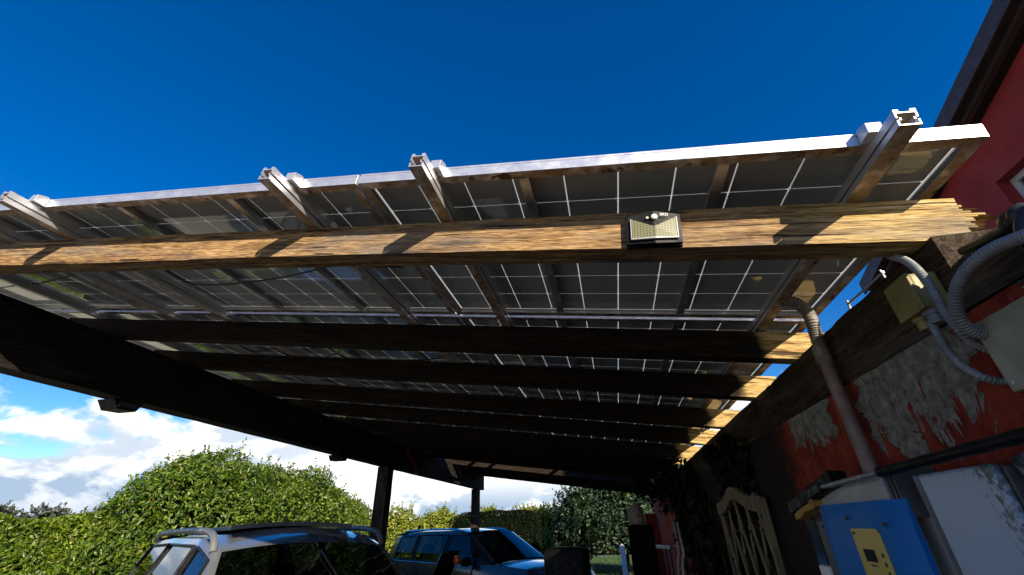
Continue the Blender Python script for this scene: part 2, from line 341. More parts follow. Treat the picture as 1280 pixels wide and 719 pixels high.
class MB:
    def __init__(s): s.v = []; s.f = []
    def add(s, vs, fs):
        b = len(s.v); s.v += [Vector(v) for v in vs]; s.f += [tuple(b+i for i in f) for f in fs]; return s
    def box(s, c, size, rz=0, M3=None):
        c = Vector(c); hx, hy, hz = (k/2 for k in size)
        R = M3 if M3 is not None else Matrix.Rotation(rz, 3, 'Z')
        vs = [c + R @ Vector((sx*hx, sy*hy, sz*hz)) for sz in (-1, 1) for sx, sy in ((-1, -1), (1, -1), (1, 1), (-1, 1))]
        return s.add(vs, [(3, 2, 1, 0), (4, 5, 6, 7), (0, 1, 5, 4), (1, 2, 6, 5), (2, 3, 7, 6), (3, 0, 4, 7)])
    def bar(s, p0, p1, w, h, up=(0, 0, 1), n=1, jit=0.):
        """rectangular bar between two points (w across, h along up), optionally roughened"""
        p0, p1 = Vector(p0), Vector(p1); d = (p1-p0).normalized(); up = Vector(up)
        sd = d.cross(up).normalized(); u2 = sd.cross(d)
        vs = []; ph = [random.uniform(0, 6.28) for _ in range(8)]
        for i in range(n+1):
            t = i/n; c = p0.lerp(p1, t)
            for k, (a, b) in enumerate(((-1, -1), (1, -1), (1, 1), (-1, 1))):
                ja = jit*(.6*math.sin(t*11+ph[k])+.4*random.uniform(-1, 1)); jb = jit*(.6*math.sin(t*9+ph[k+4])+.4*random.uniform(-1, 1))
                vs.append(c + sd*(a*w/2+ja) + u2*(b*h/2+jb))
        fs = [(3, 2, 1, 0), tuple(4*n+k for k in range(4))]
        for i in range(n):
            for k in range(4): a = 4*i; fs.append((a+k, a+(k+1) % 4, a+4+(k+1) % 4, a+4+k))
        return s.add(vs, fs)
    def tube(s, pts, r, n=8, ribs=0, ribamp=0., cap=True):
        pts = [Vector(p) for p in pts]
        rr = r if isinstance(r, (list, tuple)) else [r]*len(pts)
        if ribs:                                        # corrugation: resample with many rings
            L = [0]
            for a, b in zip(pts, pts[1:]): L.append(L[-1]+(b-a).length)
            N = int(L[-1]/ribs*4)+1; np_ = []; nr = []
            for i in range(N+1):
                q = L[-1]*i/N; k = max(j for j in range(len(L)-1) if L[j] <= q+1e-9)
                t = (q-L[k])/max(1e-9, L[k+1]-L[k]); np_.append(pts[k].lerp(pts[k+1], t))
                nr.append((rr[k]*(1-t)+rr[k+1]*t)*(1+ribamp*(1 if (i//2) % 2 else -1)))
            pts, rr = np_, nr
        vs = []; fs = []; prev = None
        for i, p in enumerate(pts):
            d = (pts[min(i+1, len(pts)-1)]-pts[max(i-1, 0)]).normalized()
            if prev is None: a = d.orthogonal().normalized()
            else: a = (prev-d*prev.dot(d)).normalized()
            prev = a; b = d.cross(a)
            for k in range(n): an = 2*math.pi*k/n; vs.append(p+(a*math.cos(an)+b*math.sin(an))*rr[i])
        for i in range(len(pts)-1):
            for k in range(n): fs.append((i*n+k, i*n+(k+1) % n, (i+1)*n+(k+1) % n, (i+1)*n+k))
        if cap: fs += [tuple(reversed(range(n))), tuple((len(pts)-1)*n+k for k in range(n))]
        return s.add(vs, fs)
    def lathe(s, prof, c=(0, 0, 0), n=20, R=None):
        c = Vector(c); vs = []; fs = []
        for r, z in prof:
            for k in range(n):
                an = 2*math.pi*k/n; v = Vector((r*math.cos(an), r*math.sin(an), z)); vs.append(c+(R @ v if R else v))
        for i in range(len(prof)-1):
            for k in range(n): fs.append((i*n+k, i*n+(k+1) % n, (i+1)*n+(k+1) % n, (i+1)*n+k))
        fs += [tuple(reversed(range(n))), tuple((len(prof)-1)*n+k for k in range(n))]
        return s.add(vs, fs)
    def prism(s, poly, ext):
        """polygon (3-D points) pushed along ext"""
        p = [Vector(q) for q in poly]; e = Vector(ext); n = len(p)
        return s.add(p+[q+e for q in p], [tuple(range(n)), tuple(reversed(range(n, 2*n)))]+[(i, i+n, (i+1) % n+n, (i+1) % n) for i in range(n)])
    def build(s, name, m, parent=None, smooth=False, bevel=0., local=False):
        off = Vector((0, 0, 0))
        if parent is not None and not local:
            q = parent
            while q is not None: off += q.location; q = q.parent
        me = bpy.data.meshes.new(name); me.from_pydata([v-off for v in s.v], [], s.f); me.update()
        bm = bmesh.new(); bm.from_mesh(me); bmesh.ops.recalc_face_normals(bm, faces=bm.faces[:])
        if bevel: bmesh.ops.bevel(bm, geom=bm.edges[:], offset=bevel, segments=2, profile=.6, affect='EDGES', clamp_overlap=True)
        bm.to_mesh(me); bm.free()
        if smooth:
            me.polygons.foreach_set('use_smooth', [True]*len(me.polygons))
            me.set_sharp_from_angle(angle=math.radians(40))
        me.materials.append(M[m] if isinstance(m, str) else m)
        o = bpy.data.objects.new(name, me); COL.objects.link(o)
        if parent is not None: o.parent = parent
        return o
def zz(p): p = Vector(p); return Vector((p.x, p.y, p.z+CZ))
def copy_tree(o, parent=None):
    c = o.copy(); COL.objects.link(c)
    if parent is not None: c.parent = parent
    for ch in list(o.children): copy_tree(ch, c)
    return c
def spline(pts, n=8):
    """Catmull-Rom through points"""
    P = [Vector(p) for p in pts]; P = [P[0]*2-P[1]]+P+[P[-1]*2-P[-2]]; out = []
    for i in range(1, len(P)-2):
        for k in range(n):
            t = k/n; a, b, c, d = P[i-1:i+3]
            out.append(.5*((2*b)+(c-a)*t+(2*a-5*b+4*c-d)*t*t+(3*b-a-3*c+d)*t**3))
    return out+[P[-2]]
def text_mesh(s, size, name, m, parent, loc, rot):
    cu = bpy.data.curves.new('lettering', 'FONT'); cu.body = s; cu.size = size; cu.extrude = .0006; cu.align_x = 'CENTER'; cu.align_y = 'CENTER'
    to = bpy.data.objects.new('lettering', cu); COL.objects.link(to); bpy.context.view_layer.update()
    me = bpy.data.meshes.new_from_object(to.evaluated_get(bpy.context.evaluated_depsgraph_get())); bpy.data.objects.remove(to)
    me.materials.clear(); me.materials.append(M[m]); o = bpy.data.objects.new(name, me); COL.objects.link(o)
    o.parent = parent; o.location = loc; o.rotation_euler = rot; return o
def leaves(name, P, Nrm, length, width, m, parent=None, spread=.8, fold=.25, jl=.5, droop=0.):
    """one mesh of folded leaf blades at points P with outward normals Nrm"""
    n = len(P); P = np.asarray(P, float); Nrm = np.asarray(Nrm, float)
    nn = Nrm + rng.normal(0, spread, (n, 3)); nn /= np.linalg.norm(nn, axis=1)[:, None]+1e-9
    r = rng.normal(0, 1, (n, 3)); r[:, 2] -= droop; ax = r - nn*np.sum(r*nn, 1)[:, None]; ax /= np.linalg.norm(ax, axis=1)[:, None]+1e-9
    sd = np.cross(nn, ax); L = length*(1+jl*rng.uniform(-1, 1, n))[:, None]; Wd = width*(1+jl*rng.uniform(-1, 1, n))[:, None]
    up = nn*Wd*fold
    V = np.stack([P-ax*L*.5, P-ax*L*.02+sd*Wd*.5+up, P+ax*L*.5-nn*L*.12, P-ax*L*.02-sd*Wd*.5+up], 1).reshape(-1, 3)
    if parent is not None: V = V - np.array(parent.location)
    base = (np.arange(n)*4)[:, None]; F = np.concatenate([base+np.array([0, 1, 2]), base+np.array([0, 2, 3])], 1).reshape(-1)
    me = bpy.data.meshes.new(name); me.vertices.add(n*4); me.vertices.foreach_set('co', V.astype(np.float32).ravel())
    me.loops.add(n*6); me.loops.foreach_set('vertex_index', F.astype(np.int32))
    me.polygons.add(n*2); me.polygons.foreach_set('loop_start', (np.arange(n*2)*3).astype(np.int32)); me.polygons.foreach_set('loop_total', np.full(n*2, 3, np.int32))
    me.update(calc_edges=True); me.validate(); me.materials.append(M[m])
    o = bpy.data.objects.new(name, me); COL.objects.link(o)
    if parent is not None: o.parent = parent
    return o
def vnoise(p, f, seed=0):
    """cheap smooth pseudo-noise for arrays of points"""
    r = np.random.default_rng(seed); s = np.zeros(len(p))
    for k in range(5):
        w = r.normal(0, 1, 3)*f*(1+.6*k); s += np.sin(p @ w + r.uniform(0, 6.28))/(1+.5*k)
    return s/2.2

# ================================================================== ground
def sheet(name, x0, x1, y0, y1, z, m, n=1):
    mb = MB()
    for i in range(n):
        a = x0+(x1-x0)*i/n; b = x0+(x1-x0)*(i+1)/n; mb.add([(a, y0, z), (b, y0, z), (b, y1, z), (a, y1, z)], [(0, 1, 2, 3)])
    return struct(mb.build(name, m))
sheet('ground', -500, 500, -500, 500, 0, 'lawn')
def straw(t, b):
    o = t.obj(); n = t.noise(t.scale(o, (3, .6, 1)), 1.5, 7, .65)
    t.L.new(t.ramp(n, [(.3, (.42, .35, .19)), (.55, (.62, .54, .34)), (.75, (.72, .66, .46))]), b.inputs['Base Color'])
M['straw'] = mat('pale stubble', straw, Roughness=.95)
sheet('stubble_field', -500, -14.2, -300, 300, .004, 'straw')
sheet('gravel_yard', -14, 30, -16, 13.5, .004, 'gravel')
sheet('carport_paving', -3.9, 30, -16, 11.3, .008, 'asphalt')

# ================================================================== carport frame
S = -.137
J0, JH, JT = .710, .125, .075
carport = thing('carport', 'weathered timber carport with dark joists, a heavy outer beam and two posts', 'carport', (-1.2, 5, 0))
def zj(x): return S*x
JX0, JX1 = -3.60, .98
# front joist, sun-bleached, with a splintered end
mb = MB(); y0 = 1.033+JT/2
mb.bar(zz((JX0, y0, J0+JH/2+zj(JX0))), zz((.93, y0, J0+JH/2+zj(.93))), JT, JH, n=46, jit=.003)
nsp = 19
for k in range(nsp):
    za = J0+JH*(k+.5)/nsp; hk = JH/nsp*.82
    prof = float(np.interp(k/nsp*11, range(11), [.955, .96, .975, 1.005, 1.02, 1.05, 1.065, 1.03, 1.0, .985, .965]))+random.uniform(-.03, .03)
    for yy in (1.033+.0195, 1.033+.056):
        x1 = prof-.035+random.uniform(-.02, .012)
        mb.bar(zz((.90, yy, za+zj(.90))), zz((x1-.03, yy, za+zj(x1-.03)+random.uniform(-.001, .001))), .036, hk*1.12)
        mb.add([zz(q) for q in ((x1-.03, yy-.017, za+zj(x1)-hk*.45), (x1-.03, yy+.017, za+zj(x1)-hk*.45), (x1-.03, yy, za+zj(x1)+hk*.5), (x1+random.uniform(.0, .025), yy, za+zj(x1)))],
               [(0, 1, 2), (0, 3, 1), (1, 3, 2), (2, 3, 0)])
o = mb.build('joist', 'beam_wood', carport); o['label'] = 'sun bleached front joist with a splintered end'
JY = [1.904, 2.53, 3.35, 4.09, 5.01, 5.85, 6.70, 7.75, 8.75, 9.75]
for y in JY:
    mb = MB(); xe = .98+random.uniform(-.03, .04)
    mb.bar(zz((JX0, y+JT/2, J0+JH/2+zj(JX0))), zz((xe, y+JT/2, J0+JH/2+zj(xe))), JT, JH, n=36, jit=.004)
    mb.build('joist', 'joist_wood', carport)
# outer main beam, its two posts and the far cross beam
XB, HB = -3.2, .362
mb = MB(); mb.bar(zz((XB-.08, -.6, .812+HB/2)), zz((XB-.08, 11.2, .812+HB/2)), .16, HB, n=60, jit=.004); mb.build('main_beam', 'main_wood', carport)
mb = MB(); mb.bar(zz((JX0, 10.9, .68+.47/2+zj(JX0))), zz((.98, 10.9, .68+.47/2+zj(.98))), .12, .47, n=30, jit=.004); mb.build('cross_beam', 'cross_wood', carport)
for py in (6.15, 10.75):
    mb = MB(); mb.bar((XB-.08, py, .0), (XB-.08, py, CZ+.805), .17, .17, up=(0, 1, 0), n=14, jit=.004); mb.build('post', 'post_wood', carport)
mb = MB(); a = zz((XB+.02, 6.55, 1.13)); b_ = zz((XB+.02, 7.03, .80)); mb.bar(a, b_, .03, .05, up=(1, 0, 0), n=4, jit=.002)  # added strip, coloured to stand for sunlight leaking onto the beam
o = mb.build('sun_sliver', 'door_red', carport); o['label'] = 'added reddish strip standing for a sunlit sliver on the outer beam'
# wall plate lying on the wall
mb = MB()
for k in range(4):
    ya, yb, zt = [(-.6, 1.02, .512), (1.023, 2.6, .598), (2.603, 6.6, .598), (6.603, 11.2, .598)][k]
    mb.bar(zz((.93, ya, (zt+.408)/2)), zz((.93, yb, (zt+.408)/2)), .20, zt-.408, n=34, jit=.006)
mb.build('wall_plate', 'plate_wood', carport)

# wedge fittings under the main beam
def wedge_fit(y, label):
    t = thing('wall_lamp', label, 'lamp', zz((XB-.1, y, .81)), group='wedge lamps under the outer beam')
    mb = MB(); z1 = .806
    mb.prism([zz((XB-.19, y-.10, z1)), zz((XB-.19, y+.10, z1)), zz((XB-.19, y+.07, z1-.055)), zz((XB-.19, y-.05, z1-.062))], (.15, 0, 0))
    mb.build('housing', 'black_plastic', t, bevel=.004)
    MB().box(zz((XB-.034, y, z1-.028)), (.012, .12, .035)).build('lens', 'win_glass', t)
    return t
wedge_fit(2.27, 'black wedge shaped lamp under the outer beam, nearer the camera')
wedge_fit(4.95, 'black wedge shaped lamp under the outer beam, just before the first post')

# ================================================================== rails and panels
P0 = .885; TA = math.atan(-S)
RX = [.722, -.440, -.962, -2.205, -2.62, -3.30]
rl = ['jutting out nearest the red house, rightmost of its row', 'second from the house, right of the panel joint', 'third from the house, left of the panel joint',
      'jutting out at the far left edge of the photo', 'hidden just beyond the far left one', 'outermost of its row, above the outer timber beam']
RW = .042; RH = .050
for k, x in enumerate(RX):
    yf = .775 if k < 4 else .80
    t = thing('mounting_rail', 'grooved aluminium mounting rail '+rl[k], 'rail', zz((x, yf, P0+S*x-RH)), (0, TA, 0), 'aluminium rails under the solar panels')
    # hollow box profile with a groove in each side and two lips along the top
    w, h, th, Lr = RW/2, RH-.008, .0035, 10.2
    mb = MB()
    def run(x0_, x1_, z0_, z1_): mb.box(((x0_+x1_)/2, Lr/2, (z0_+z1_)/2), (x1_-x0_, Lr, z1_-z0_))
    run(-w, w, 0, th); run(-w, w, h-th, h)
    for sx in (-1, 1):
        def side(a_, b_, z0_, z1_): run(min(sx*a_, sx*b_), max(sx*a_, sx*b_), z0_, z1_)
        side(w-th, w, th, h*.40); side(w-th-.006, w-.006, h*.40, h*.58); side(w-th, w, h*.58, h-th); side(w-.010, w, h, RH)
    mb.build('profile', 'alu', t, local=True)
    if k < 4:                                             # end clamp holding the front frame
        yc = .876-yf; h = RH
        mb = MB(); sx = 1 if k else -1
        sgn = -1 if x > 0 else 1
        mb.prism([(w*.3*sgn, yc-.042, h+.001), (w*.3*sgn, yc-.003, h+.001), (w*.3*sgn, yc-.003, h+.0445), (w*.3*sgn, yc-.012, h+.0445), (w*.3*sgn, yc-.040, h+.034)], (.034*sgn, 0, 0))
        mb.build('end_clamp', 'alu_clean', t, local=True, bevel=.002)

PW, PD = 1.650, .995
rowname = ['front', 'second', 'third', 'fourth', 'fifth', 'sixth', 'seventh', 'eighth', 'rearmost']
colname = ['at the house end', 'in the middle', 'at the outer end']
def make_panel():
    t = thing('solar_module', '', 'solar panel', (0, 0, 0), (0, TA, 0), 'solar panels forming the carport roof')
    hw, hd, fh, lip = PW/2, PD/2, .040, .026
    mb = MB()
    # frame as an L profile: outer web plus bottom lip
    for sx in (-1, 1):
        mb.box((sx*(hw-.0015), 0, fh/2), (.003, PD, fh)); mb.box((sx*(hw-.003-lip/2), 0, .001), (lip, PD-.006, .002))
        mb.box((sx*(hw-.003-.005), 0, fh-.0008), (.010, PD-.006, .0016))
    for sy in (-1, 1):
        mb.box((0, sy*(hd-.0015), fh/2), (PW-.0062, .003, fh)); mb.box((0, sy*(hd-.003-lip/2), .0012), (PW-.0062-2*lip, lip, .002))
        mb.box((0, sy*(hd-.003-.005), fh-.0008), (PW-.027, .010, .0016))
    for sy in (-1, 1): mb.box((0, sy*(hd+.0006), fh-.0035), (PW-.004, .0012, .007)); mb.box((0, sy*(hd+.0006), fh*.40), (PW-.004, .0012, fh*.78))
    mb.build('frame', 'alu', t, local=True)
    MB().box((0, 0, .0325), (PW-.0065, PD-.0065, .005)).build('laminate', 'cells', t, local=True)
    for sx in (-1, 1):
        MB().box((sx*.275, 0, .014), (.030, PD-.008-2*.0, .024)).build('cross_bar', 'alu_clean' if 0 else 'galv', t, local=True)
    return t
proto = make_panel(); ca = math.cos(TA)
for r in range(9):
    for c in range(3):
        o = proto if (r, c) == (0, 0) else copy_tree(proto)
        x = .94-(PW/2+c*(PW+.007))*ca
        o.location = zz((x, .876+PD/2+r*1.025+(.70 if r > 6 else 0), P0+S*x))
        o['label'] = 'framed solar panel, %s row of the roof, %s of that row' % (rowname[r], colname[c])

# cables under the panels
def cable(pts, r, label, m='cable', name='cable', n=6, kind='cable', **kw):
    o = MB().tube(spline([zz(p) for p in pts], 10), r, n, **kw).build(name, m, None, smooth=True); return tag(o, label, kind)
def up_plane(x, y, z0):
    a = U(x, y, 2, 1.0); a = a / (a.z - S*a.x) * z0; return a
cable([up_plane(x, y, .875) for x, y in [(-60, 372), (0, 360), (60, 352), (100, 340), (130, 326)]], .0045, 'black cable sagging under the panels at the far left')
cable([up_plane(x, y, .872) for x, y in [(195, 330), (232, 352), (260, 356), (300, 354), (345, 348), (380, 341), (420, 332), (470, 333), (505, 334)]], .0045, 'long black cable looped under the panels behind the front joist')
cable([up_plane(x, y, .84) for x, y in [(300, 432), (318, 440), (340, 436), (352, 441), (372, 448)]], .005, 'short black cable tangled between the second and third joists')
cable([up_plane(x, y, .86) for x, y in [(400, 452), (418, 443), (440, 449), (480, 451), (530, 450), (560, 446)]], .0045, 'thin black cable crossing the bright panel between dark joists')

# ================================================================== right-hand wall
wall = thing('carport_wall', 'low red plastered wall with peeling paint along the right side', 'wall', (.93, 5, 0))
mb = MB(); XW = .83
ny, nz = 60, 12
vs = []; fs = []
Ys = np.linspace(-1.2, 11.2, ny); Zs = np.linspace(0, CZ+.405, nz)
for x in (XW, XW+.30):
    for yv in Ys:
        for zv in Zs: vs.append((x+(.004*math.sin(yv*3.1+zv*5)+.003*math.sin(yv*7.7-zv*9) if x == XW else 0), yv, zv))
K = ny*nz
for i in range(ny-1):
    for j in range(nz-1):
        a = i*nz+j; fs.append((a, a+nz, a+nz+1, a+1)); fs.append((K+a, K+a+1, K+a+nz+1, K+a+nz))
for i in range(ny-1): a = i*nz+nz-1; fs.append((a, a+nz, K+a+nz, K+a)); a = i*nz; fs.append((a, K+a, K+a+nz, a+nz))
for j in range(nz-1): fs.append((j, j+1, K+j+1, K+j)); a = (ny-1)*nz+j; fs.append((a, K+a, K+a+1, a+1))
mb.add(vs, fs); mb.build('plaster', 'wall', wall)
MB().box(zz((.815, 9.0, .455)), (.09, 5.4, .10)).build('lintel', 'concrete', wall, bevel=.01)
# red boarded door beyond the ivy
door = thing('red_door', 'red painted boarded door at the far end of the wall', 'door', (.81, 8.0, 0))
for k in range(7):
    MB().box((.80+.004*(k % 2), 7.05+k*.19, 1.02), (.03, .184, 2.0)).build('board', 'door_red', door, bevel=.004)
MB().box((.779, 7.65, 1.55), (.012, 1.25, .10)).build('ledge', 'door_red', door)
MB().tube([(.77, 7.2, 1.0), (.73, 7.2, 1.0), (.73, 7.2, 1.12), (.77, 7.2, 1.12)], .008).build('handle', 'black_plastic', door)
pier = MB().box((.70, 10.9, CZ/2+.10), (.22, .24, CZ+.2)).build('red_pier', 'house_red', None, bevel=.01)
tag(pier, 'narrow red painted pier at the far end of the red wall', 'pier')

# ivy over the dark stretch of wall
ivy = thing('climbing_ivy', 'dark climbing ivy covering the middle of the right-hand wall', 'ivy', (.8, 4.8, 0))
n = 6000; py = rng.uniform(2.9, 8.2, n); pz = rng.uniform(.2, CZ+.55, n)
keep = (vnoise(np.stack([py*1.0, pz, pz*0], 1), 2.0, 3) > -.25+.9*np.clip((py-6.2)/2, 0, 1)*(pz < CZ+.15)*2) & ~((py > 6.9) & (pz < CZ+.1))
py, pz = py[keep], pz[keep]; px = .818-np.abs(rng.normal(0, .05, len(py)))*np.where(py < 4.3, .08, 1.)
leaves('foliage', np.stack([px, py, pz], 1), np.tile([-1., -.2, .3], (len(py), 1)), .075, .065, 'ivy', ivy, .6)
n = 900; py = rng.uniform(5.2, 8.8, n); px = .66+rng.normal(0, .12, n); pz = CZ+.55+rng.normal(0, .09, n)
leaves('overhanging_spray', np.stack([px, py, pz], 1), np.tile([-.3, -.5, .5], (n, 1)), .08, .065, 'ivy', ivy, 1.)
mb = MB()
for k in range(9):
    yb = 3.1+k*.6; pts = [(.80, yb+.15*math.sin(q*2.1+k), .02+q*.28) for q in range(8)]; mb.tube(spline(pts, 3), [.018-.0006*i for i in range(22)], 6)
mb.build('stem', 'twig', ivy, smooth=True)

# conduits and pipes
XC = .775
t = thing('riser_pipe', 'grey pipe running up the wall, ribbed where it bends under the panels', 'pipe', zz((.79, 1.7, .13)))
MB().tube([zz(U(1032, 453, 0, .79)), zz(U(1062, 524, 0, .79)), zz(U(1100, 616, 0, .79))], .021, 14).build('rigid_pipe', 'pipe_pink', t, smooth=True)
MB().tube([zz(U(1024, 434, 0, .79)), zz(U(1033, 456, 0, .79))], .0255, 14).build('coupling', 'conduit_old', t, smooth=True)
pf = [up_plane(975, 377, .84), up_plane(990, 377, .835), U(1005, 386, 0, .79), U(1014, 399, 0, .79), U(1019, 416, 0, .79), U(1027, 440, 0, .79)]
MB().tube(spline([zz(p) for p in pf], 8), .021, 14, ribs=.009, ribamp=.07).build('ribbed_section', 'conduit_old', t, smooth=True)
def conduit(pix, x, r, label, m='conduit', ribs=.0072, hook=None):
    pts = [zz(U(a, b, 0, x if not isinstance(x, list) else x[i])) for i, (a, b) in enumerate(pix)]
    o = MB().tube(spline(pts, 8), r, 14, ribs=ribs, ribamp=.10).build('ribbed_conduit', m, None, smooth=True)
    return tag(o, label, 'conduit', 'ribbed grey conduits on the right-hand wall')
conduit([(1112, 320), (1132, 326), (1150, 341), (1166, 364), (1180, 388), (1200, 414), (1224, 432), (1262, 446)], [.80, .79, .765, .76, .76, .765, .80, .825], .0088, 'ribbed conduit curving down from under the front joist past the yellow box')
conduit([(1296, 290), (1268, 300), (1240, 312), (1214, 332), (1198, 356), (1194, 380), (1200, 400), (1216, 414), (1245, 421), (1270, 424)], [.74, .74, .735, .73, .73, .73, .74, .765, .805, .825], .0110, 'thick pale ribbed conduit bent in a C beside the beige enclosure')
conduit([(1164, 402), (1172, 418), (1184, 438), (1202, 457), (1225, 470), (1252, 477), (1284, 474)], [.792, .78, .775, .775, .785, .81, .825], .0082, 'ribbed conduit hanging below the yellow junction box')
MB_ = MB().tube([zz(U(1178, 352, 0, .78)), zz(U(1178, 352, 0, .70))], .003, 6)
# yellow junction box
jb = thing('junction_box', 'yellowed plastic junction box with cable glands under the timber', 'junction box', zz((.775, 1.16, .44)))
mb = MB().box(zz((.8005, 1.108, .478)), (.058, .090, .092)); mb.build('box', 'jbox', jb, bevel=.005)
MB().box(zz((.7675, 1.108, .478)), (.008, .095, .097)).build('lid', 'jbox', jb, bevel=.003)
for yy in (1.128, 1.088):
    MB().lathe([(.015, -.034), (.015, -.012), (.019, -.012), (.019, 0)], zz((.795, yy, .432)), 12).build('cable_gland', 'jbox' if yy > 1.1 else 'conduit', jb, smooth=True)
# beige enclosure at the right edge
be = thing('beige_enclosure', 'mottled beige flat enclosure on the wall at the right edge', 'enclosure', zz((.80, .9, .2)))
MB().box(zz((.806, .862, .282)), (.045, .275, .145)).build('casing', 'beige', be, bevel=.005)
for a, b in ((.985, .338), (.985, .226)): MB().lathe([(.006, 0), (.006, .003), (.003, .004)], zz((.7835, a, b)), 10, Matrix.Rotation(-math.pi/2, 3, 'Y')).build('screw', 'galv', be)
# black pipe end with fitting at the right edge
bp = thing('black_downpipe', 'thin black pipe with a bulbous fitting lying on the wall timber at the right edge', 'pipe', zz((.84, .85, .6)))
MB().tube([zz(U(1204, 314, 0, .84)), zz(U(1235, 298, 0, .82)), zz(U(1262, 283, 0, .80))], .010, 10).build('pipe', 'cable', bp, smooth=True)
MB().tube([zz(p) for p in spline([U(1256, 286, 0, .80), U(1266, 276, 0, .80), U(1276, 270, 0, .80), U(1292, 266, 0, .80)], 5)], [.010, .013, .016, .018, .020, .021, .021, .020, .019, .020, .023, .024, .023, .020, .018, .018], 14).build('fitting', 'cable', bp, smooth=True)
MB().tube(spline([zz(U(1284, 262, 0, .79)), zz(U(1278, 285, 0, .77)), zz(U(1290, 312, 0, .76))], 6), .011, 10).build('hose', 'cable', bp, smooth=True)

# blue inverter
iv = thing('inverter', 'blue fronted solar inverter with yellow display panel on the red wall', 'inverter', zz((.72, 1.65, -.45)))
MB().box(zz((.775, 1.690, -.14)), (.105, .470, .498)).build('casing', 'inv_grey', iv, bevel=.006)
for k in range(3):
    MB().box(zz((.7795, 1.448-.019*k-.006, .06)), (.10, .0075, .115)).build('vent_fin', 'inv_dark' if k != 9 else 'inv_grey', iv)
MB().box(zz((.80, 1.43, -.14)), (.058, .06, .48)).build('heat_sink', 'inv_grey', iv, bevel=.003)
# curved blue cover: rolled edges
mb = MB(); prof = []
yA, yB = 1.925, 1.392; N = 16
for i in range(N+1):
    u = i/N; yv = yA+(yB-yA)*u; e = min(u, 1-u)*N/3.2; dpt = .030*(1-max(0, 1-e)**2)
    prof.append((yv, .722-dpt))
vs = []; nz2 = 9; zt, zb = .046, -.40
for j in range(nz2):
    v = j/(nz2-1); e = min(v*(nz2-1)/1.2, 1); zc = zt+(zb-zt)*v; ins = .010*(1-e)
    for (yv, xv) in prof: vs.append(zz((xv+ins, yv, zc)))
fs = [(j*(N+1)+i, j*(N+1)+i+1, (j+1)*(N+1)+i+1, (j+1)*(N+1)+i) for j in range(nz2-1) for i in range(N)]
b0 = len(vs); vs += [zz((.735, yA, zt)), zz((.735, yB, zt)), zz((.735, yB, zb)), zz((.735, yA, zb))]
fs += [tuple(range(N+1))+(b0+1, b0), tuple((nz2-1)*(N+1)+i for i in range(N, -1, -1))+(b0+3, b0+2)]
fs += [tuple(j*(N+1) for j in range(nz2))+(b0+3, b0), tuple(j*(N+1)+N for j in range(nz2-1, -1, -1))+(b0+1, b0+2)]
MB().add(vs, fs).build('cover', 'inv_blue', iv, smooth=True)
XF = .692
dp = MB().prism([zz((XF-.0035, y, z)) for y, z in ((1.655, -.022), (1.510, -.022), (1.498, -.034), (1.498, -.30), (1.655, -.30))], (.003, 0, 0)).build('display_panel', 'inv_yellow', iv)
MB().box(zz((XF-.005, 1.586, -.088)), (.003, .056, .030)).build('screen', 'screen', dp, local=False)
for k in range(3): MB().lathe([(.0055, 0), (.0055, .002), (.003, .0028)], zz((XF-.0035, 1.520, -.085-.021*k)), 10, Matrix.Rotation(-math.pi/2, 3, 'Y')).build('button', 'ink', dp)
MB().box(zz((XF-.004, 1.640, -.034)), (.002, .018, .007)).build('badge', 'ink', dp)
MB().box(zz((XF-.004, 1.588, -.112)), (.002, .03, .004)).build('caption', 'ink', dp)
for yy, zz_ in ((1.455, -.012), (1.652, .006), (1.905, -.02)): MB().lathe([(.006, 0), (.006, .003), (.003, .005)], zz((XF-.001 if yy < 1.9 else .712, yy, zz_)), 10, Matrix.Rotation(-math.pi/2, 3, 'Y')).build('screw', 'ink', iv)

# mildewed white cabinet
cb = thing('metal_cabinet', 'mildewed bluish white cabinet door right of the blue inverter', 'cabinet', zz((.78, 1.2, -.6)))
MB().box(zz((.795, 1.214, -.26)), (.06, .246, .70)).build('body', 'inv_dark', cb, bevel=.004)
MB().box(zz((.754, 1.212, -.255)), (.018, .238, .70)).build('door', 'cabinet', cb, bevel=.006)
sh = MB()
sv = []; fs = []
for i in range(9):
    for j in range(9):
        sv.append(zz((.775+.012*math.sin(i*1.7+j)+.010*math.sin(j*2.3), 1.075-.040*i, .10-.07*j+.012*math.sin(i*1.3))))
fs = [(i*9+j, i*9+j+1, (i+1)*9+j+1, (i+1)*9+j) for i in range(8) for j in range(8)]
sh.add(sv, fs); o = sh.build('plastic_sheet', 'marble', None, smooth=True)
md = o.modifiers.new('thickness', 'SOLIDIFY'); md.thickness = .004
tag(o, 'crumpled grey streaked sheet hanging right of the white cabinet', 'sheet')

# grey meter box left of inverter
mt = thing('meter_box', 'grey meter box with dark window left of the blue inverter', 'meter', zz((.79, 2.12, -.3)))
MB().box(zz((.79, 2.06, -.09)), (.08, .19, .30)).build('casing', 'inv_grey', mt, bevel=.006)
MB().box(zz((.747, 2.105, -.06)), (.006, .085, .17)).build('window', 'screen', mt)
MB().box(zz((.747, 2.01, -.09)), (.006, .07, .28)).build('side_cover', 'inv_dark', mt)
MB().box(zz((.745, 2.105, -.165)), (.008, .09, .03)).build('label_strip', 'white_print', mt)

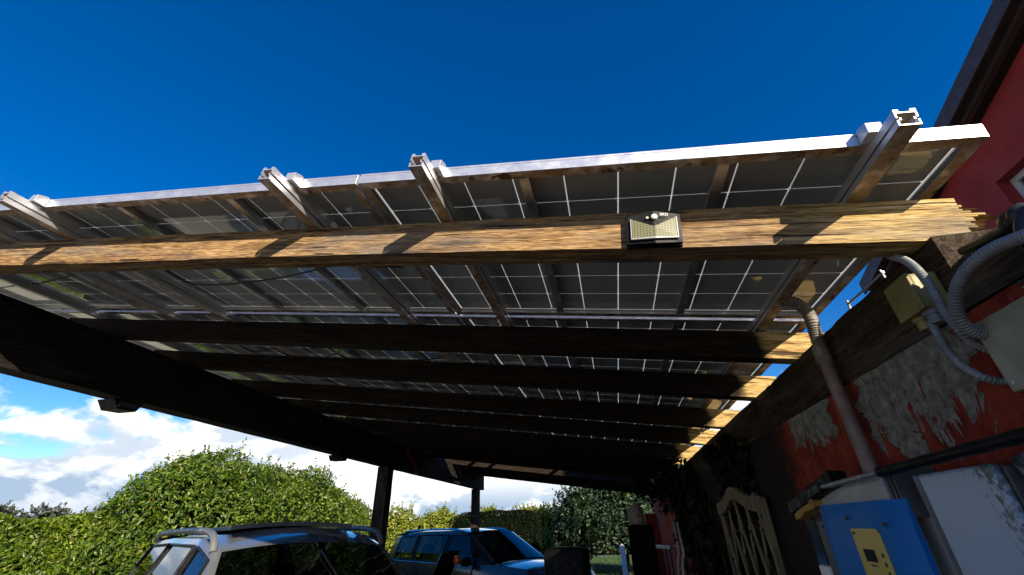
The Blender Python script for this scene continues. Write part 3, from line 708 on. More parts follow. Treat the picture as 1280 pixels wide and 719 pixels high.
# broom lying across the boxes
br = thing('broom', 'black telescopic broom lying across the top of the inverter', 'broom', zz((.70, 1.5, .1)))
pa, pb, pc = zz(U(1292, 541, 0, .665)), zz(U(1106, 589, 0, .685)), zz(U(1028, 609, 0, .70))
MB().tube([pa, pb], .0115, 14).build('grip_pole', 'black_plastic', br, smooth=True)
MB().tube([pb, pb.lerp(pc, .06)], .0125, 14).build('lock_ring', 'black_plastic', br, smooth=True)
MB().tube([pb.lerp(pc, .06), pc], .0075, 12).build('inner_pole', 'galv', br, smooth=True)
hd0, hd1 = zz(U(1034, 603, 0, .71)), zz(U(1003, 640, 0, .71))
MB().bar(pc, zz(U(1014, 618, 0, .70)), .025, .03).build('socket', 'black_plastic', br, bevel=.004)
MB().bar(zz(U(1048, 597, 0, .72)), zz(U(994, 636, 0, .72)), .05, .045, n=6, jit=.003).build('brush_head', 'matte_black', br, bevel=.004)
MB().bar(zz(U(1026, 628, 0, .72)), zz(U(1003, 646, 0, .72)), .05, .022, n=8, jit=.004).build('bristle_tuft', 'bristle', br)

# arched trellis leaning on the wall
tr = thing('garden_trellis', 'arched cream brown lattice trellis standing against the dark wall', 'trellis', (.7, 3.35, 0))
y1, y2, zt0 = 2.79, 3.86, CZ+.115
def tx(z): return .765+.02*(z/(CZ+.2))
def tp(y, z): return (tx(z), y, z)
for yy in (y1, y2): MB().bar(tp(yy, .02), tp(yy, zt0), .035, .03, up=(1, 0, 0)).build('side_stile', 'cream_wood', tr)
arch = []; ab = []
for i in range(17):
    u = i/16; yy = y2+(y1-y2)*u; bump = .085*math.exp(-((u-.5)/.24)**2)+.008
    arch.append((yy, zt0+bump)); ab.append((yy, zt0+bump-.075))
mb = MB()
for i in range(16):
    q = [tp(*arch[i]), tp(*arch[i+1]), tp(*ab[i+1]), tp(*ab[i])]; mb.prism(q, (-.03, 0, 0))
mb.build('arched_top', 'cream_wood', tr)
for sgn, dx in ((1, -.006), (-1, .008)):
    mb = MB()
    for k in range(-14, 24):
        # lath from bottom to top at an angle, clipped to the frame
        ya = y1+k*.24; slope = .34*sgn; segs = []
        for i in range(41):
            z = .05+(zt0+.03-.05)*i/40; yv = ya+slope*(z-.05)
            if y1 < yv < y2: segs.append((yv, z))
        if len(segs) > 2:
            a, b = Vector(tp(*segs[0])), Vector(tp(*segs[-1])); a.x += dx; b.x += dx; mb.bar(a, b, .008, .034, up=(0, 1, 0))
    mb.build('lattice', 'cream_wood', tr)

# white bent-tube frame and little rail
fr = thing('folding_airer', 'white bent tube folding frame leaning by the ivy beyond the trellis', 'airer', (.6, 6.0, 0))
for dy in (0, -.42):
    pts = [(.50, 6.15+dy, .05), (.62, 6.12+dy, 1.2), (.66, 6.10+dy, CZ-.28), (.70, 6.45+dy*.9, CZ-.02), (.72, 6.50+dy*.8, CZ+.01)]
    MB().tube(spline([Vector(p) for p in pts], 6), .014, 8).build('bent_tube', 'white_metal', fr, smooth=True)
mb = MB()
for k in range(7): z = .25+k*.2; x = .52+.1*z/1.4; mb.tube([(x, 6.14, z), (x, 5.72, z)], .005, 6)
mb.build('wire_rung', 'white_metal', fr)
gr = thing('metal_rail', 'short galvanised rail on thin bars in front of the red door', 'railing', (.55, 6.6, 0))
MB().bar((.40, 6.95, 1.42), (.62, 6.45, 1.42), .05, .04).build('top_rail', 'galv', gr, bevel=.004)
for k in range(5): p = Vector((.40, 6.95, 0)).lerp(Vector((.62, 6.45, 0)), (k+.5)/5); MB().tube([p, p+Vector((0, 0, 1.4))], .008, 6).build('baluster', 'black_plastic', gr)

# dark pillar with a pale stone on it, thin white post on the grass
pl = MB(); pl.bar((.255, 6.15, 0), (.255, 6.15, CZ-.005), .29, .29, up=(0, 1, 0), n=10, jit=.006)
tag(pl.build('stone_pillar', 'core', None), 'dark square pillar carrying a pale stone, left of the red door', 'pillar')
st = MB(); pr = [(0.02, 0), (.085, .01), (.105, .06), (.10, .12), (.075, .18), (.04, .215), (.01, .225)]
st.lathe([(r*(1+.06*math.sin(i*2.1)), z) for i, (r, z) in enumerate(pr)], (.24, 6.12, CZ-.003), 18)
o = st.build('garden_stone', 'stone', None, smooth=True)
for v in o.data.vertices: v.co.x += .02*math.sin(v.co.z*14+v.co.y*9); v.co.y += .015*math.sin(v.co.z*11)
tag(o, 'pale rounded stone standing on top of the dark pillar', 'stone')
pw = MB(); pw.box((.03, 16.5, .54), (.16, .10, 1.08)); pw.prism([(-.05, 16.45, 1.08), (.11, 16.45, 1.08), (.03, 16.45, 1.14)], (0, .10, 0))
tag(pw.build('white_post', 'white_metal', None), 'thin white marker post on the grass beyond the pillar', 'post')

# small bracket with wire on the wall timber by the sky gap
wb = thing('wire_bracket', 'thin metal wire bracket on top of the wall timber against the sky', 'bracket', zz((.93, 1.5, .6)))
q = lambda x, y: zz(U(x, y, 0, .95))
MB().tube([q(1060, 380), q(1085, 358), q(1104, 340)], .004, 6).build('arm', 'galv', wb)
MB().tube([q(1059, 376), q(1066, 392)], .005, 6).build('foot', 'galv', wb)
MB().tube([q(1100, 338), q(1110, 352)], .004, 6).build('tip', 'galv', wb)

# ================================================================== solar floodlight on the front joist
ft = thing('solar_floodlight', 'black solar floodlight with led array screwed to the sunlit front joist', 'floodlight', zz((.19, 1.03, .62)), (0, TA*.82, 0))
lw, lh = .150, .112; zb0 = .055
def L(x, y, z): return (x, y, z)
mb = MB(); mb.prism([(-lw/2, 0, zb0), (lw/2, 0, zb0), (lw/2, 0, zb0+lh), (-lw/2, 0, zb0+lh)], (0, -.012, 0)); mb.build('back_plate', 'black_plastic', ft, local=True, bevel=.003)
# housing: V shaped front, ridge down the middle
mb = MB(); yo, yi = -.019, -.038
outer = [(-lw/2+.001, yo, zb0+.006), (0, yi, zb0-.006), (lw/2-.001, yo, zb0+.006), (lw/2-.001, yo, zb0+lh-.002), (0, yo-.012, zb0+lh-.002), (-lw/2+.001, yo, zb0+lh-.002)]
back = [(x, -.0122, z) for x, y, z in outer]
mb.add(outer+back, [(0, 1, 4), (0, 4, 5), (1, 2, 4), (2, 3, 4)]+[(i, (i+1) % 6, (i+1) % 6+6, i+6) for i in range(6)]+[(11, 10, 9, 8, 7, 6)]); mb.build('housing', 'black_plastic', ft, local=True)
for sx in (-1, 1):
    def fp(u, v):                                         # point on one slanted half: u 0 at ridge, 1 at side; v 0 bottom, 1 top
        A = Vector(outer[1]).lerp(Vector(outer[4]), v); B = Vector(outer[2] if sx > 0 else outer[0]).lerp(Vector(outer[3] if sx > 0 else outer[5]), v); return A.lerp(B, u)
    q = [fp(.0+.01, .15), fp(.80, .15), fp(.80, .78), fp(.01, .48)]
    q = [p+Vector((0, -.004, 0)) for p in q]
    mb = MB(); mb.prism(q, (0, -.002, 0)); mb.build('led_array', 'led', ft, local=True)
    e = [fp(.0, .10), fp(.86, .10), fp(.86, .145), fp(.0, .145)]
    mb = MB(); mb.prism([p+Vector((0, -.003, 0)) for p in e], (0, -.005, 0)); mb.build('bezel', 'inv_grey', ft, local=True)
    e = [fp(.82, .145), fp(.86, .145), fp(.86, .80), fp(.82, .785)]
    mb = MB(); mb.prism([p+Vector((0, -.003, 0)) for p in e], (0, -.005, 0)); mb.build('bezel', 'inv_grey', ft, local=True)
RM = Matrix.Rotation(math.pi/2, 3, 'X')
MB().lathe([(.0095, 0), (.0095, .002), (.008, .0045), (.005, .0060), (.001, .0066)], (.002, yo-.0165, zb0+lh*.76), 16, RM).build('motion_sensor', 'lamp_dome', ft, smooth=True, local=True)
MB().lathe([(.0035, 0), (.0035, .003), (.001, .004)], (-.017, yo-.013, zb0+lh*.76), 10, RM).build('light_sensor', 'lamp_dome', ft, smooth=True, local=True)
text_mesh('SKD', .0125, 'lettering', 'white_print', ft, (.029, yo-.0165, zb0+lh*.82), (math.radians(90), 0, math.radians(9)))

# ================================================================== the red house
HX = 5.0; hs_ = thing('red_house', 'red rendered house with a dark overhanging roof verge behind the carport', 'house', (8, 2, 0))
ya, yb, yp = 1.35, 7.15, 2.25; zE, zP = 3.48, 4.98
prof = [(ya, -CZ), (yb, -CZ), (yb, zE), (yp, zP), (ya, zP-.3)]
wy0, wy1, wz0, wz1 = 3.75, 4.95, 2.35, 3.53
mb = MB()
def wallq(y0, y1, z0f, z1f):
    mb.prism([zz((HX, y0, z0f(y0))), zz((HX, y1, z0f(y1))), zz((HX, y1, z1f(y1))), zz((HX, y0, z1f(y0)))], (.35, 0, 0))
top = lambda y: zP-(zP-zE)/(yb-yp)*abs(y-yp)
lo = lambda y: -CZ
wallq(ya, yp, lo, top); wallq(yp, wy0, lo, top); wallq(wy1, yb, lo, top); wallq(wy0, wy1, lo, lambda y: wz0); wallq(wy0, wy1, lambda y: wz1, top)
mb.box((HX+4.4, yb-.17, (zE+CZ)/2-.05), (8.1, .33, zE+CZ-.1)); mb.box((HX+4.4, ya+.17, (zE+CZ)/2-.05), (8.1, .33, zE+CZ-.1)); mb.box((HX+8.6, (ya+yb)/2, (zE+CZ)/2-.05), (.3, yb-ya, zE+CZ-.1))
mb.build('render_wall', 'house_red', hs_)
w = MB()
for (a, b, c, d) in ((wy0, wy0+.07, wz0, wz1), (wy1-.07, wy1, wz0, wz1), (wy0+.07, wy1-.07, wz0, wz0+.07), (wy0+.07, wy1-.07, wz1-.07, wz1), ((wy0+wy1)/2-.04, (wy0+wy1)/2+.04, wz0+.07, wz1-.07)):
    w.box(zz((HX+.17, (a+b)/2, (c+d)/2)), (.06, b-a-.002, d-c-.002))
wn = w.build('window', 'win_frame', hs_)
MB().box(zz((HX+.18, (wy0+wy1)/2, (wz0+wz1)/2)), (.012, wy1-wy0-.08, wz1-wz0-.08)).build('pane', 'win_glass', wn)
sl_ = (zP-zE)/(yb-yp)
for sgn, ye in ((1, yb), (-1, ya)):
    y_e = ye+sgn*(.35 if sgn > 0 else .1); z_e = zP-abs(y_e-yp)*sl_
    rf = MB(); x0 = HX-.30
    rf.prism([zz((x0, yp, zP+.22)), zz((x0, y_e, z_e+.22)), zz((x0, y_e, z_e+.12)), zz((x0, yp, zP+.12))], (HX+9.4-x0, 0, 0)); rf.build('roof_slope', 'roof_tile', hs_)
    sf = MB(); sf.prism([zz((x0+.03, yp, zP+.117)), zz((x0+.03, y_e-.03*sgn, z_e+.117)), zz((x0+.03, y_e-.03*sgn, z_e+.06)), zz((x0+.03, yp, zP+.06))], (.34, 0, 0)); sf.build('soffit', 'house_brown', hs_)
    vb = MB(); vb.prism([zz((x0-.035, yp, zP+.24)), zz((x0-.035, y_e, z_e+.24)), zz((x0-.035, y_e, z_e+.02)), zz((x0-.035, yp, zP+.02))], (.032, 0, 0)); vb.build('verge_board', 'house_brown', hs_)
    vb = MB(); vb.prism([zz((x0+.10, yp, zP+.057)), zz((x0+.10, y_e-.1*sgn, z_e+.057)), zz((x0+.10, y_e-.1*sgn, z_e-.0)), zz((x0+.10, yp, zP-.0))], (.08, 0, 0)); vb.build('soffit_batten', 'house_brown', hs_)

# ================================================================== vegetation
def hedge_pts(path, hfun, thick, n, seed, rough=.10):
    """points + normals on a rounded hedge that follows a polyline (x,y); heights from hfun(s in 0..1)"""
    P = [Vector((a, b, 0)) for a, b in path]; Ls = [(b-a).length for a, b in zip(P, P[1:])]; T = sum(Ls)
    pts = []; nr = []
    s = rng.uniform(0, 1, n); prof = rng.uniform(0, 1, n)
    cum = np.cumsum([0]+Ls)/T
    for si, pi in zip(s, prof):
        k = min(len(Ls)-1, int(np.searchsorted(cum, si, 'right')-1)); t = (si-cum[k])/(cum[k+1]-cum[k])
        c = P[k].lerp(P[k+1], t); d = (P[k+1]-P[k]).normalized(); nn = Vector((d.y, -d.x, 0))
        H = hfun(si); per = 2*H+thick; q = pi*per
        if q < H: off, z, nv = thick/2, q, nn
        elif q < H+thick: off, z, nv = thick/2-(q-H), H, Vector((0, 0, 1))
        else: off, z, nv = -thick/2, per-q, -nn
        pts.append(c+nn*off+Vector((0, 0, z))); nr.append(nv)
    pts = np.array([list(p) for p in pts]); nr = np.array([list(p) for p in nr])
    pts += nr*(vnoise(pts, 2.2, seed)*rough)[:, None]; pts -= nr*np.abs(rng.normal(0, .07, n))[:, None]
    return pts, nr
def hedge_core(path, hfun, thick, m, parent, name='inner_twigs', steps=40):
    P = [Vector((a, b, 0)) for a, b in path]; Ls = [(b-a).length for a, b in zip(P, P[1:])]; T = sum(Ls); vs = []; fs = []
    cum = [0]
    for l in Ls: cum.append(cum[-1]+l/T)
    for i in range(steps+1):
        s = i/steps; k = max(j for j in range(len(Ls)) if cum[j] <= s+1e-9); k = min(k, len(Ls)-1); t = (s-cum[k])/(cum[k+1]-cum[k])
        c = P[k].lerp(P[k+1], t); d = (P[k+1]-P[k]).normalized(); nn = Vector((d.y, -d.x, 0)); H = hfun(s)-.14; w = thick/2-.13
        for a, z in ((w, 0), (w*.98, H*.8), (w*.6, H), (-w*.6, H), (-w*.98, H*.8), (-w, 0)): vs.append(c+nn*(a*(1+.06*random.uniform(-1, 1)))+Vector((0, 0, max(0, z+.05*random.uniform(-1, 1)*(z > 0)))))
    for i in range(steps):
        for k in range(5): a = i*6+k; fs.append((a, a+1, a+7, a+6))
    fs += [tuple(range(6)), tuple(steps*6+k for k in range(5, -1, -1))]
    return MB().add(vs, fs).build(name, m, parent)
def sprigs(pts, nr, n, ln, k=7):
    """short shoots standing out of a crown: returns extra leaf points"""
    idx = rng.choice(len(pts), n); P = []; N = []
    for i in idx:
        d = nr[i]*.6+rng.normal(0, .35, 3)+np.array([0, 0, .75]); d /= np.linalg.norm(d); L_ = ln*rng.uniform(.4, 1.2)
        for q in range(k): P.append(pts[i]+d*L_*(q+1)/k+rng.normal(0, .02, 3)); N.append(d*.3+rng.normal(0, .6, 3))
    return np.array(P), np.array(N)

# clipped laurel hedge along the left
hp = [(-12.5, 2.0), (-11.3, 5.2), (-10.2, 7.6), (-9.3, 10.2)]
hh = lambda s: CZ+.33-.06*s+.05*math.sin(s*17)+.03*math.sin(s*41)
t = thing('laurel_hedge', 'clipped bright green laurel hedge at the left edge of the yard', 'hedge', (-11, 5, 0))
p, nr = hedge_pts(hp, hh, 1.1, 80000, 11); top = p[:, 2] > CZ+.4
sp, sn = sprigs(p[top], nr[top], 320, .22)
leaves('foliage', np.vstack([p, sp]), np.vstack([nr+np.array([.1, 0, .25]), sn]), .098, .042, 'laurel', t, .85, droop=.4)
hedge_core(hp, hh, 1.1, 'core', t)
def blob_tree(name, label, cat, base, blobs, n, ll, lw, m, trunk_h, tr_r=.08, sprig=150, sl=.3, spread=.8, core=True, crown='crown', group=None, droop=.3, zmin=.08):
    t = thing(name, label, cat, (base[0], base[1], 0), group=group)
    P = []; N = []; tot = sum(b[3]**2 for b in blobs)
    for bx, by, bz, r, sz in blobs:
        k = int(n*r*r/tot); d = rng.normal(0, 1, (k, 3)); d /= np.linalg.norm(d, axis=1)[:, None]
        q = d.copy(); q[:, 2] *= sz; c = np.array([bx, by, bz]); w = c+q*r
        rad = 1+.16*vnoise(w, 2.0/r**.5, int(r*100))+.08*vnoise(w, 5.5/r**.5, 5)
        w = c+q*(r*rad*(1-np.abs(rng.normal(0, .10, k))))[:, None]
        ok = w[:, 2] > zmin
        # drop points deep inside a neighbouring clump
        for (ax, ay, az, ar, asz) in blobs:
            if (ax, ay, az) != (bx, by, bz):
                e = (w-np.array([ax, ay, az]))/np.array([1, 1, asz]); ok &= np.linalg.norm(e, axis=1) > ar*.78
        P.append(w[ok]); N.append(d[ok])
    P = np.vstack(P); N = np.vstack(N)
    if sprig: a, b = sprigs(P[N[:, 2] > -.1], N[N[:, 2] > -.1], sprig, sl); P = np.vstack([P, a]); N = np.vstack([N, b])
    leaves(crown, P, N+np.array([0, 0, .25]), ll, lw, m, t, spread, droop=droop)
    mb = MB(); b0 = Vector((base[0], base[1], 0))
    mb.tube(spline([b0, b0+Vector((.05, .03, trunk_h*.5)), b0+Vector((.0, .08, trunk_h))], 4), [tr_r*(1-.05*i) for i in range(9)], 8)
    for bx, by, bz, r, sz in blobs: e = Vector((bx, by, bz)); s0 = b0+Vector((0, .05, trunk_h*random.uniform(.5, .95))); mb.tube([s0, s0.lerp(e, .5)+Vector((0, 0, .1)), e], [tr_r*.6, tr_r*.4, tr_r*.15], 6)
    mb.build('trunk', 'twig', t, smooth=True)
    if core:
        mb = MB()
        for bx, by, bz, r, sz in blobs:
            rr = r*.80; pr = []
            for i in range(9): an = -math.pi/2+math.pi*i/8; pr.append((max(.01, rr*math.cos(an)), rr*sz*math.sin(an)))
            mb.lathe(pr, (bx, by, bz), 14)
        for v in mb.v: v.z = max(v.z, zmin)
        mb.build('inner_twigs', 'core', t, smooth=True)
    return t
# the big laurel behind the silver car
blob_tree('laurel_bush', 'tall rounded laurel bush rising above the hedge behind the silver car', 'bush', (-9.2, 9.6),
          [(-9.3, 8.6, 1.45, 1.5, 1.15), (-9.2, 9.2, 1.95, 1.42, .95), (-9.4, 10.6, 1.72, 1.5, 1.0), (-9.2, 8.0, .9, 1.2, .9), (-9.0, 11.8, 1.6, 1.5, 1.05)], 85000, .105, .042, 'laurel_dark', 1.6, .12, 520, .34, spread=.95)
blob_tree('hedge_shrub', 'bushy green shrub sloping down from the tall laurel towards the first post', 'bush', (-9.4, 13.2),
          [(-9.4, 12.9, 1.5, 1.4, 1.1), (-9.6, 14.3, 1.35, 1.35, 1.1), (-9.8, 15.8, 1.2, 1.3, 1.1)], 48000, .10, .04, 'laurel', 1.3, .09, 320, .3, spread=.95)
# yellow-green trees across the far side
far = [(-13.2, 20.5, 2.2), (-11.0, 22.5, 2.35), (-9.0, 23.5, 2.5), (-6.6, 24.5, 2.45), (-4.4, 24.0, 2.55), (-2.9, 23.0, 2.3)]
fl = ['yellow green tree right of the first post, farthest left of its row', 'yellow green tree between the two posts, behind the blue car roof', 'yellow green tree just left of the second post', 'yellow green tree right of the second post, above the dark hedge',
      'bright yellow green tree above the right end of the dark hedge', 'yellow green shrub between the dark hedge and the big dull tree']
for k, (x, y, h) in enumerate(far):
    bl = [(x+random.uniform(-.3, .3), y+random.uniform(-.3, .3), h*.62, 1.15, .95), (x-.8, y+.2, h*.45, 1.0, .95), (x+.85, y-.1, h*.48, 1.05, .95), (x+.1, y-.5, h*.35, 1.1, .9)]
    blob_tree('yellow_green_tree', fl[k], 'tree', (x, y), bl, 12000, .13, .07, 'yellow_leaf', h*.5, .09, 140, .35, group='yellow green trees beyond the far hedge')
# dark clipped hedge, in shade
t = thing('yew_hedge', 'dark clipped hedge with square corners behind the blue car', 'hedge', (-4.2, 16.6, 0))
hp2 = [(-5.9, 16.75), (-2.75, 16.4)]; h2 = lambda s: CZ+.49-.25*max(0, 1-s*5)**2-.22*max(0, (s-.93)/.07)**2
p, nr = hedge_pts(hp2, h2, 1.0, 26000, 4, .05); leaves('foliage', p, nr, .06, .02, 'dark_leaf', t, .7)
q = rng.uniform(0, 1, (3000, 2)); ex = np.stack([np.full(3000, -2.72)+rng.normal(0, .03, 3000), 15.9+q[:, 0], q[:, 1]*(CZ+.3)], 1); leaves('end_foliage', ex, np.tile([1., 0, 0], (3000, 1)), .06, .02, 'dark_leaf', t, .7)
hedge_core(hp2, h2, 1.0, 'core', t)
# big dull tree at the end of the carport
bl = [(-1.3, 19.3, 1.9, 1.35, 1.0), (.1, 19.6, 2.3, 1.4, .95), (1.4, 19.4, 2.0, 1.4, 1.0), (-.6, 18.6, 1.35, 1.25, .9), (.8, 18.5, 1.3, 1.3, .9), (-1.7, 18.9, 1.1, .95, .9), (2.4, 19.3, 1.4, 1.2, 1.0), (-.2, 19.6, 3.2, 1.3, .9), (1.4, 19.9, 3.1, 1.2, .9)]
blob_tree('garden_tree', 'large dull green leafy tree filling the far end beside the pillar', 'tree', (.1, 19.4), bl, 20000, .13, .075, 'tree_leaf', 1.9, .14, 260, .45, core=True, zmin=.75)
# distant trees beyond the left hedge
for k, (x, y, h, lb) in enumerate([(-62, 35, 4.9, 'small far dark tree beyond the hedge at the left edge'), (-53.5, 35, 4.3, 'small far dark tree beyond the hedge, second from the left edge'), (-49, 36.5, 4.0, 'low far dark tree beyond the hedge, nearest the tall laurel')]):
    blob_tree('distant_tree', lb, 'tree', (x, y), [(x, y, h*.55, h*.46, .9), (x+1.8, y+.5, h*.45, h*.38, .9), (x-1.6, y, h*.42, h*.36, .9)], 2600, .35, .2, 'far_leaf', h*.4, .2, 50, .6, group='far trees beyond the left hedge')
# grass on the lawn
n = 26000; gx = rng.uniform(-6, 4, n); gy = 13.6+rng.uniform(0, 1, n)**1.6*16
P = np.stack([gx, gy, np.full(n, .05)], 1); o = leaves('lawn_grass', P, np.tile([0, -1., .1], (n, 1)), .14, .012, 'grass', None, .5, 0, .4, droop=-2.5)
o['kind'] = 'stuff'; o['label'] = 'short green lawn grass'; o['category'] = 'grass'

# ================================================================== cars
def make_car(name, label, loc, heading, paint, Lc=4.25, H=1.62, rails='silver', spoiler=True, sunroof=True, dz=0., split=False):
    """heading: azimuth of the nose, from +y clockwise, degrees. Local x forward, y left."""
    rz = math.radians(90-heading); t = thing(name, label, 'car', loc, (0, 0, rz)); hl = Lc/2
    # stations: E = roof edge line (x, half width, z), B = belt line (x, half width, z)
    E = [(-hl+.12, .72, 1.05), (-hl+.27, .635, H-.16), (-hl+.40, .60, H-.085), (-hl+1.02, .605, H-.05), (-hl+1.12, .605, H-.045), (-.10, .61, H-.035), (0, .61, H-.035), (.46, .595, H-.075), (1.20, .73, 1.06)]
    B = [(-hl+.10, .80, 1.03), (-hl+.17, .83, 1.03), (-hl+.52, .855, 1.03), (-hl+1.10, .87, 1.02), (-hl+1.20, .87, 1.02), (-.08, .875, 1.01), (.02, .875, 1.01), (.86, .865, 1.0), (1.22, .80, 1.02)]
    if split:                                             # split A-pillar with a small front quarter window, drooping header
        E[2:9] = [(-hl+.40, .60, H-.07), (-.86, .605, H-.045), (-.76, .605, H-.045), (.10, .61, H-.045), (.22, .61, H-.05), (.52, .595, H-.125), (1.22, .79, 1.08)]
        B[2:9] = [(-hl+.46, .855, 1.03), (-.82, .87, 1.02), (-.72, .87, 1.02), (.34, .875, 1.01), (.44, .875, 1.01), (.93, .865, 1.0), (1.24, .83, 1.03)]
    up_ = lambda L_, test: [(a, b, c+(dz if test(c) else 0)) for a, b, c in L_]
    E = up_(E, lambda c: c < 1.2); B = up_(B, lambda c: True)
    rows = [0, .05, .3, .6, .93 if split else .88, 1]
    body = MB(); glass = {}; trim = MB(); side_gl = []; pil = {}
    def pt(k, f, sy):
        e, b = Vector(E[k]), Vector(B[k]); p = b.lerp(e, f); bul = (.012 if split else .03)*math.sin(f*math.pi); return Vector((p.x, sy*(p.y+bul), p.z))
    win_cols = {2: 'quarter_window', 4: 'rear_door_window', 6: 'front_door_window'}
    for sy in (-1, 1):
        for k in range(8):
            n = 3
            for i in range(5):
                q = [pt(k, rows[i], sy), pt(k+1, rows[i], sy), pt(k+1, rows[i+1], sy), pt(k, rows[i+1], sy)]
                inside = 1 <= i <= 3
                if k in win_cols and inside: side_gl.append((win_cols[k], sy, q))
                elif k in ((3, 5) if split else (3, 5, 7)) and inside: pil.setdefault((k, sy), MB()).add(q, [(0, 1, 2, 3)])
                else: body.add(q, [(0, 1, 2, 3)])
    # roof, rear window, windscreen lofted across
    NS = 10
    def tp_(k, u):
        e = Vector(E[k]); crown = (.065 if split and k < 7 else .045) if 1 < k < 8 else .03
        v = Vector((e.x, e.y*u, e.z+crown*(1-u*u))); 
        if k == 0: v.x -= .05*(1-u*u)
        if k == 8: v.x += .04*(1-u*u)
        if k == 7: v.x += .02*(1-u*u)
        return v
    us = [-1, -.93]+[-.93+1.86*(i+1)/8 for i in range(8)]+[1]
    us = sorted(set([round(u, 4) for u in us]))
    rg = MB(); wg = MB()
    for k in range(8):
        for i in range(len(us)-1):
            q = [tp_(k, us[i]), tp_(k, us[i+1]), tp_(k+1, us[i+1]), tp_(k+1, us[i])]
            edge = i == 0 or i == len(us)-2
            if k == 0 and not edge: rg.add(q, [(0, 1, 2, 3)])
            elif k == 7 and not edge: wg.add(q, [(0, 1, 2, 3)])
            elif k == 0: pil.setdefault((k, 'l' if i == 0 else 'r'), MB()).add(q, [(0, 1, 2, 3)])
            else: body.add(q, [(0, 1, 2, 3)])
    # lower body rings
    st = [(-hl, .70, .95), (-hl+.02, .76, 1.0), (-hl+.10, .80, 1.03), (-hl+.17, .83, 1.03), (-hl+.52, .855, 1.03), (-hl+1.10, .87, 1.02), (-hl+1.2, .87, 1.02), (-.08, .875, 1.01), (.02, .875, 1.01), (.86, .865, 1.0), (1.22, .80, 1.02), (1.55, .78, .98), (1.85, .74, .92), (hl-.08, .66, .84), (hl, .55, .74)]; st = up_(st, lambda c: True); hf = hl
    if not split: hf = hl+.28; st[-4:] = [(1.55, .79, 1.02+dz), (1.95, .77, .99+dz), (hf-.10, .70, .93+dz), (hf, .60, .82+dz)]
    rg_ = []
    for x, w, z in st:
        e = max(.2, min(1, ((hf if x > 0 else hl)-abs(x))/.35+.35)); ws = .89*(.80+.20*e)
        rg_.append([Vector((x, w, z)), Vector((x, min(ws, w+.03), z-.09)), Vector((x, ws, z-.28)), Vector((x, ws-.01, .45)), Vector((x, ws-.04, .27)), Vector((x, .3, .22))])
    for sy in (-1, 1):
        for i in range(len(st)-1):
            for j in range(5):
                q = [rg_[i][j], rg_[i+1][j], rg_[i+1][j+1], rg_[i][j+1]]; q = [Vector((p.x, p.y*sy, p.z)) for p in q]; body.add(q, [(0, 1, 2, 3)])
    # hood and closures
    for i in range(len(st)-1):
        if 10 <= i:
            for a in range(8):
                u0, u1 = -1+a/4, -1+(a+1)/4
                f = lambda s_, u: Vector((s_[0]+(.04*(1-u*u) if s_[0] < 1.3 else .06*(1-u*u)), s_[1]*u, s_[2]+.05*(1-u*u)))
                body.add([f(st[i], u0), f(st[i], u1), f(st[i+1], u1), f(st[i+1], u0)], [(0, 1, 2, 3)])
    for (ring, off) in ((rg_[0], -.05), (rg_[-1], .06)):
        for j in range(5):
            for a in range(6):
                u0, u1 = -1+a/3, -1+(a+1)/3
                f = lambda p, u: Vector((p.x+off*(1-u*u), p.y*u, p.z)); body.add([f(ring[j], u0), f(ring[j], u1), f(ring[j+1], u1), f(ring[j+1], u0)], [(0, 1, 2, 3)])
    f0 = lambda s_, u: Vector((s_[0]-.05*(1-u*u), s_[1]*u, s_[2]))
    for i in range(2):
        for a in range(6): u0, u1 = -1+a/3, -1+(a+1)/3; body.add([f0(st[i], u0), f0(st[i], u1), f0(st[i+1], u1), f0(st[i+1], u0)], [(0, 1, 2, 3)])
    bo = body.build('body', paint, t, smooth=True, local=True)
    bm = bmesh.new(); bm.from_mesh(bo.data); bmesh.ops.remove_doubles(bm, verts=bm.verts[:], dist=.0008); bmesh.ops.recalc_face_normals(bm, faces=bm.faces[:]); bm.to_mesh(bo.data); bm.free()
    bo.data.polygons.foreach_set('use_smooth', [True]*len(bo.data.polygons)); bo.data.set_sharp_from_angle(angle=math.radians(48))
    for pm in pil.values(): pm.build('pillar', 'trim', t, smooth=True, local=True)
    for nm in ('quarter_window', 'rear_door_window', 'front_door_window'):
        for sy in (-1, 1):
            g_ = MB()
            for a, s_, q in side_gl:
                if a == nm and s_ == sy: g_.add(q, [(0, 1, 2, 3)])
            g_.build('side_window', 'car_glass', t, smooth=True, local=True)
            # black rubber surround
            qs = [q for a, s_, q in side_gl if a == nm and s_ == sy]
            lp = [qs[0][0], qs[0][1], qs[1][1], qs[2][1], qs[2][2], qs[2][3], qs[1][3], qs[0][3], qs[0][0]]
            MB().tube([p+Vector((0, sy*.004, 0)) for p in lp], .011, 6).build('window_seal', 'trim', t, smooth=True, local=True)
    rgo = rg.build('rear_window', 'car_glass', t, smooth=True, local=True); wg.build('windscreen', 'windscreen', t, smooth=True, local=True)
    # waist chrome line
    for sy in (-1, 1):
        MB().tube([pt(k, 0, sy)+Vector((0, sy*.008, 0)) for k in range(1, 8)], .008, 6).build('chrome_strip', 'chrome', t, smooth=True, local=True)
    # roof rails
    rm = 'rail_grey' if rails == 'silver' else rails
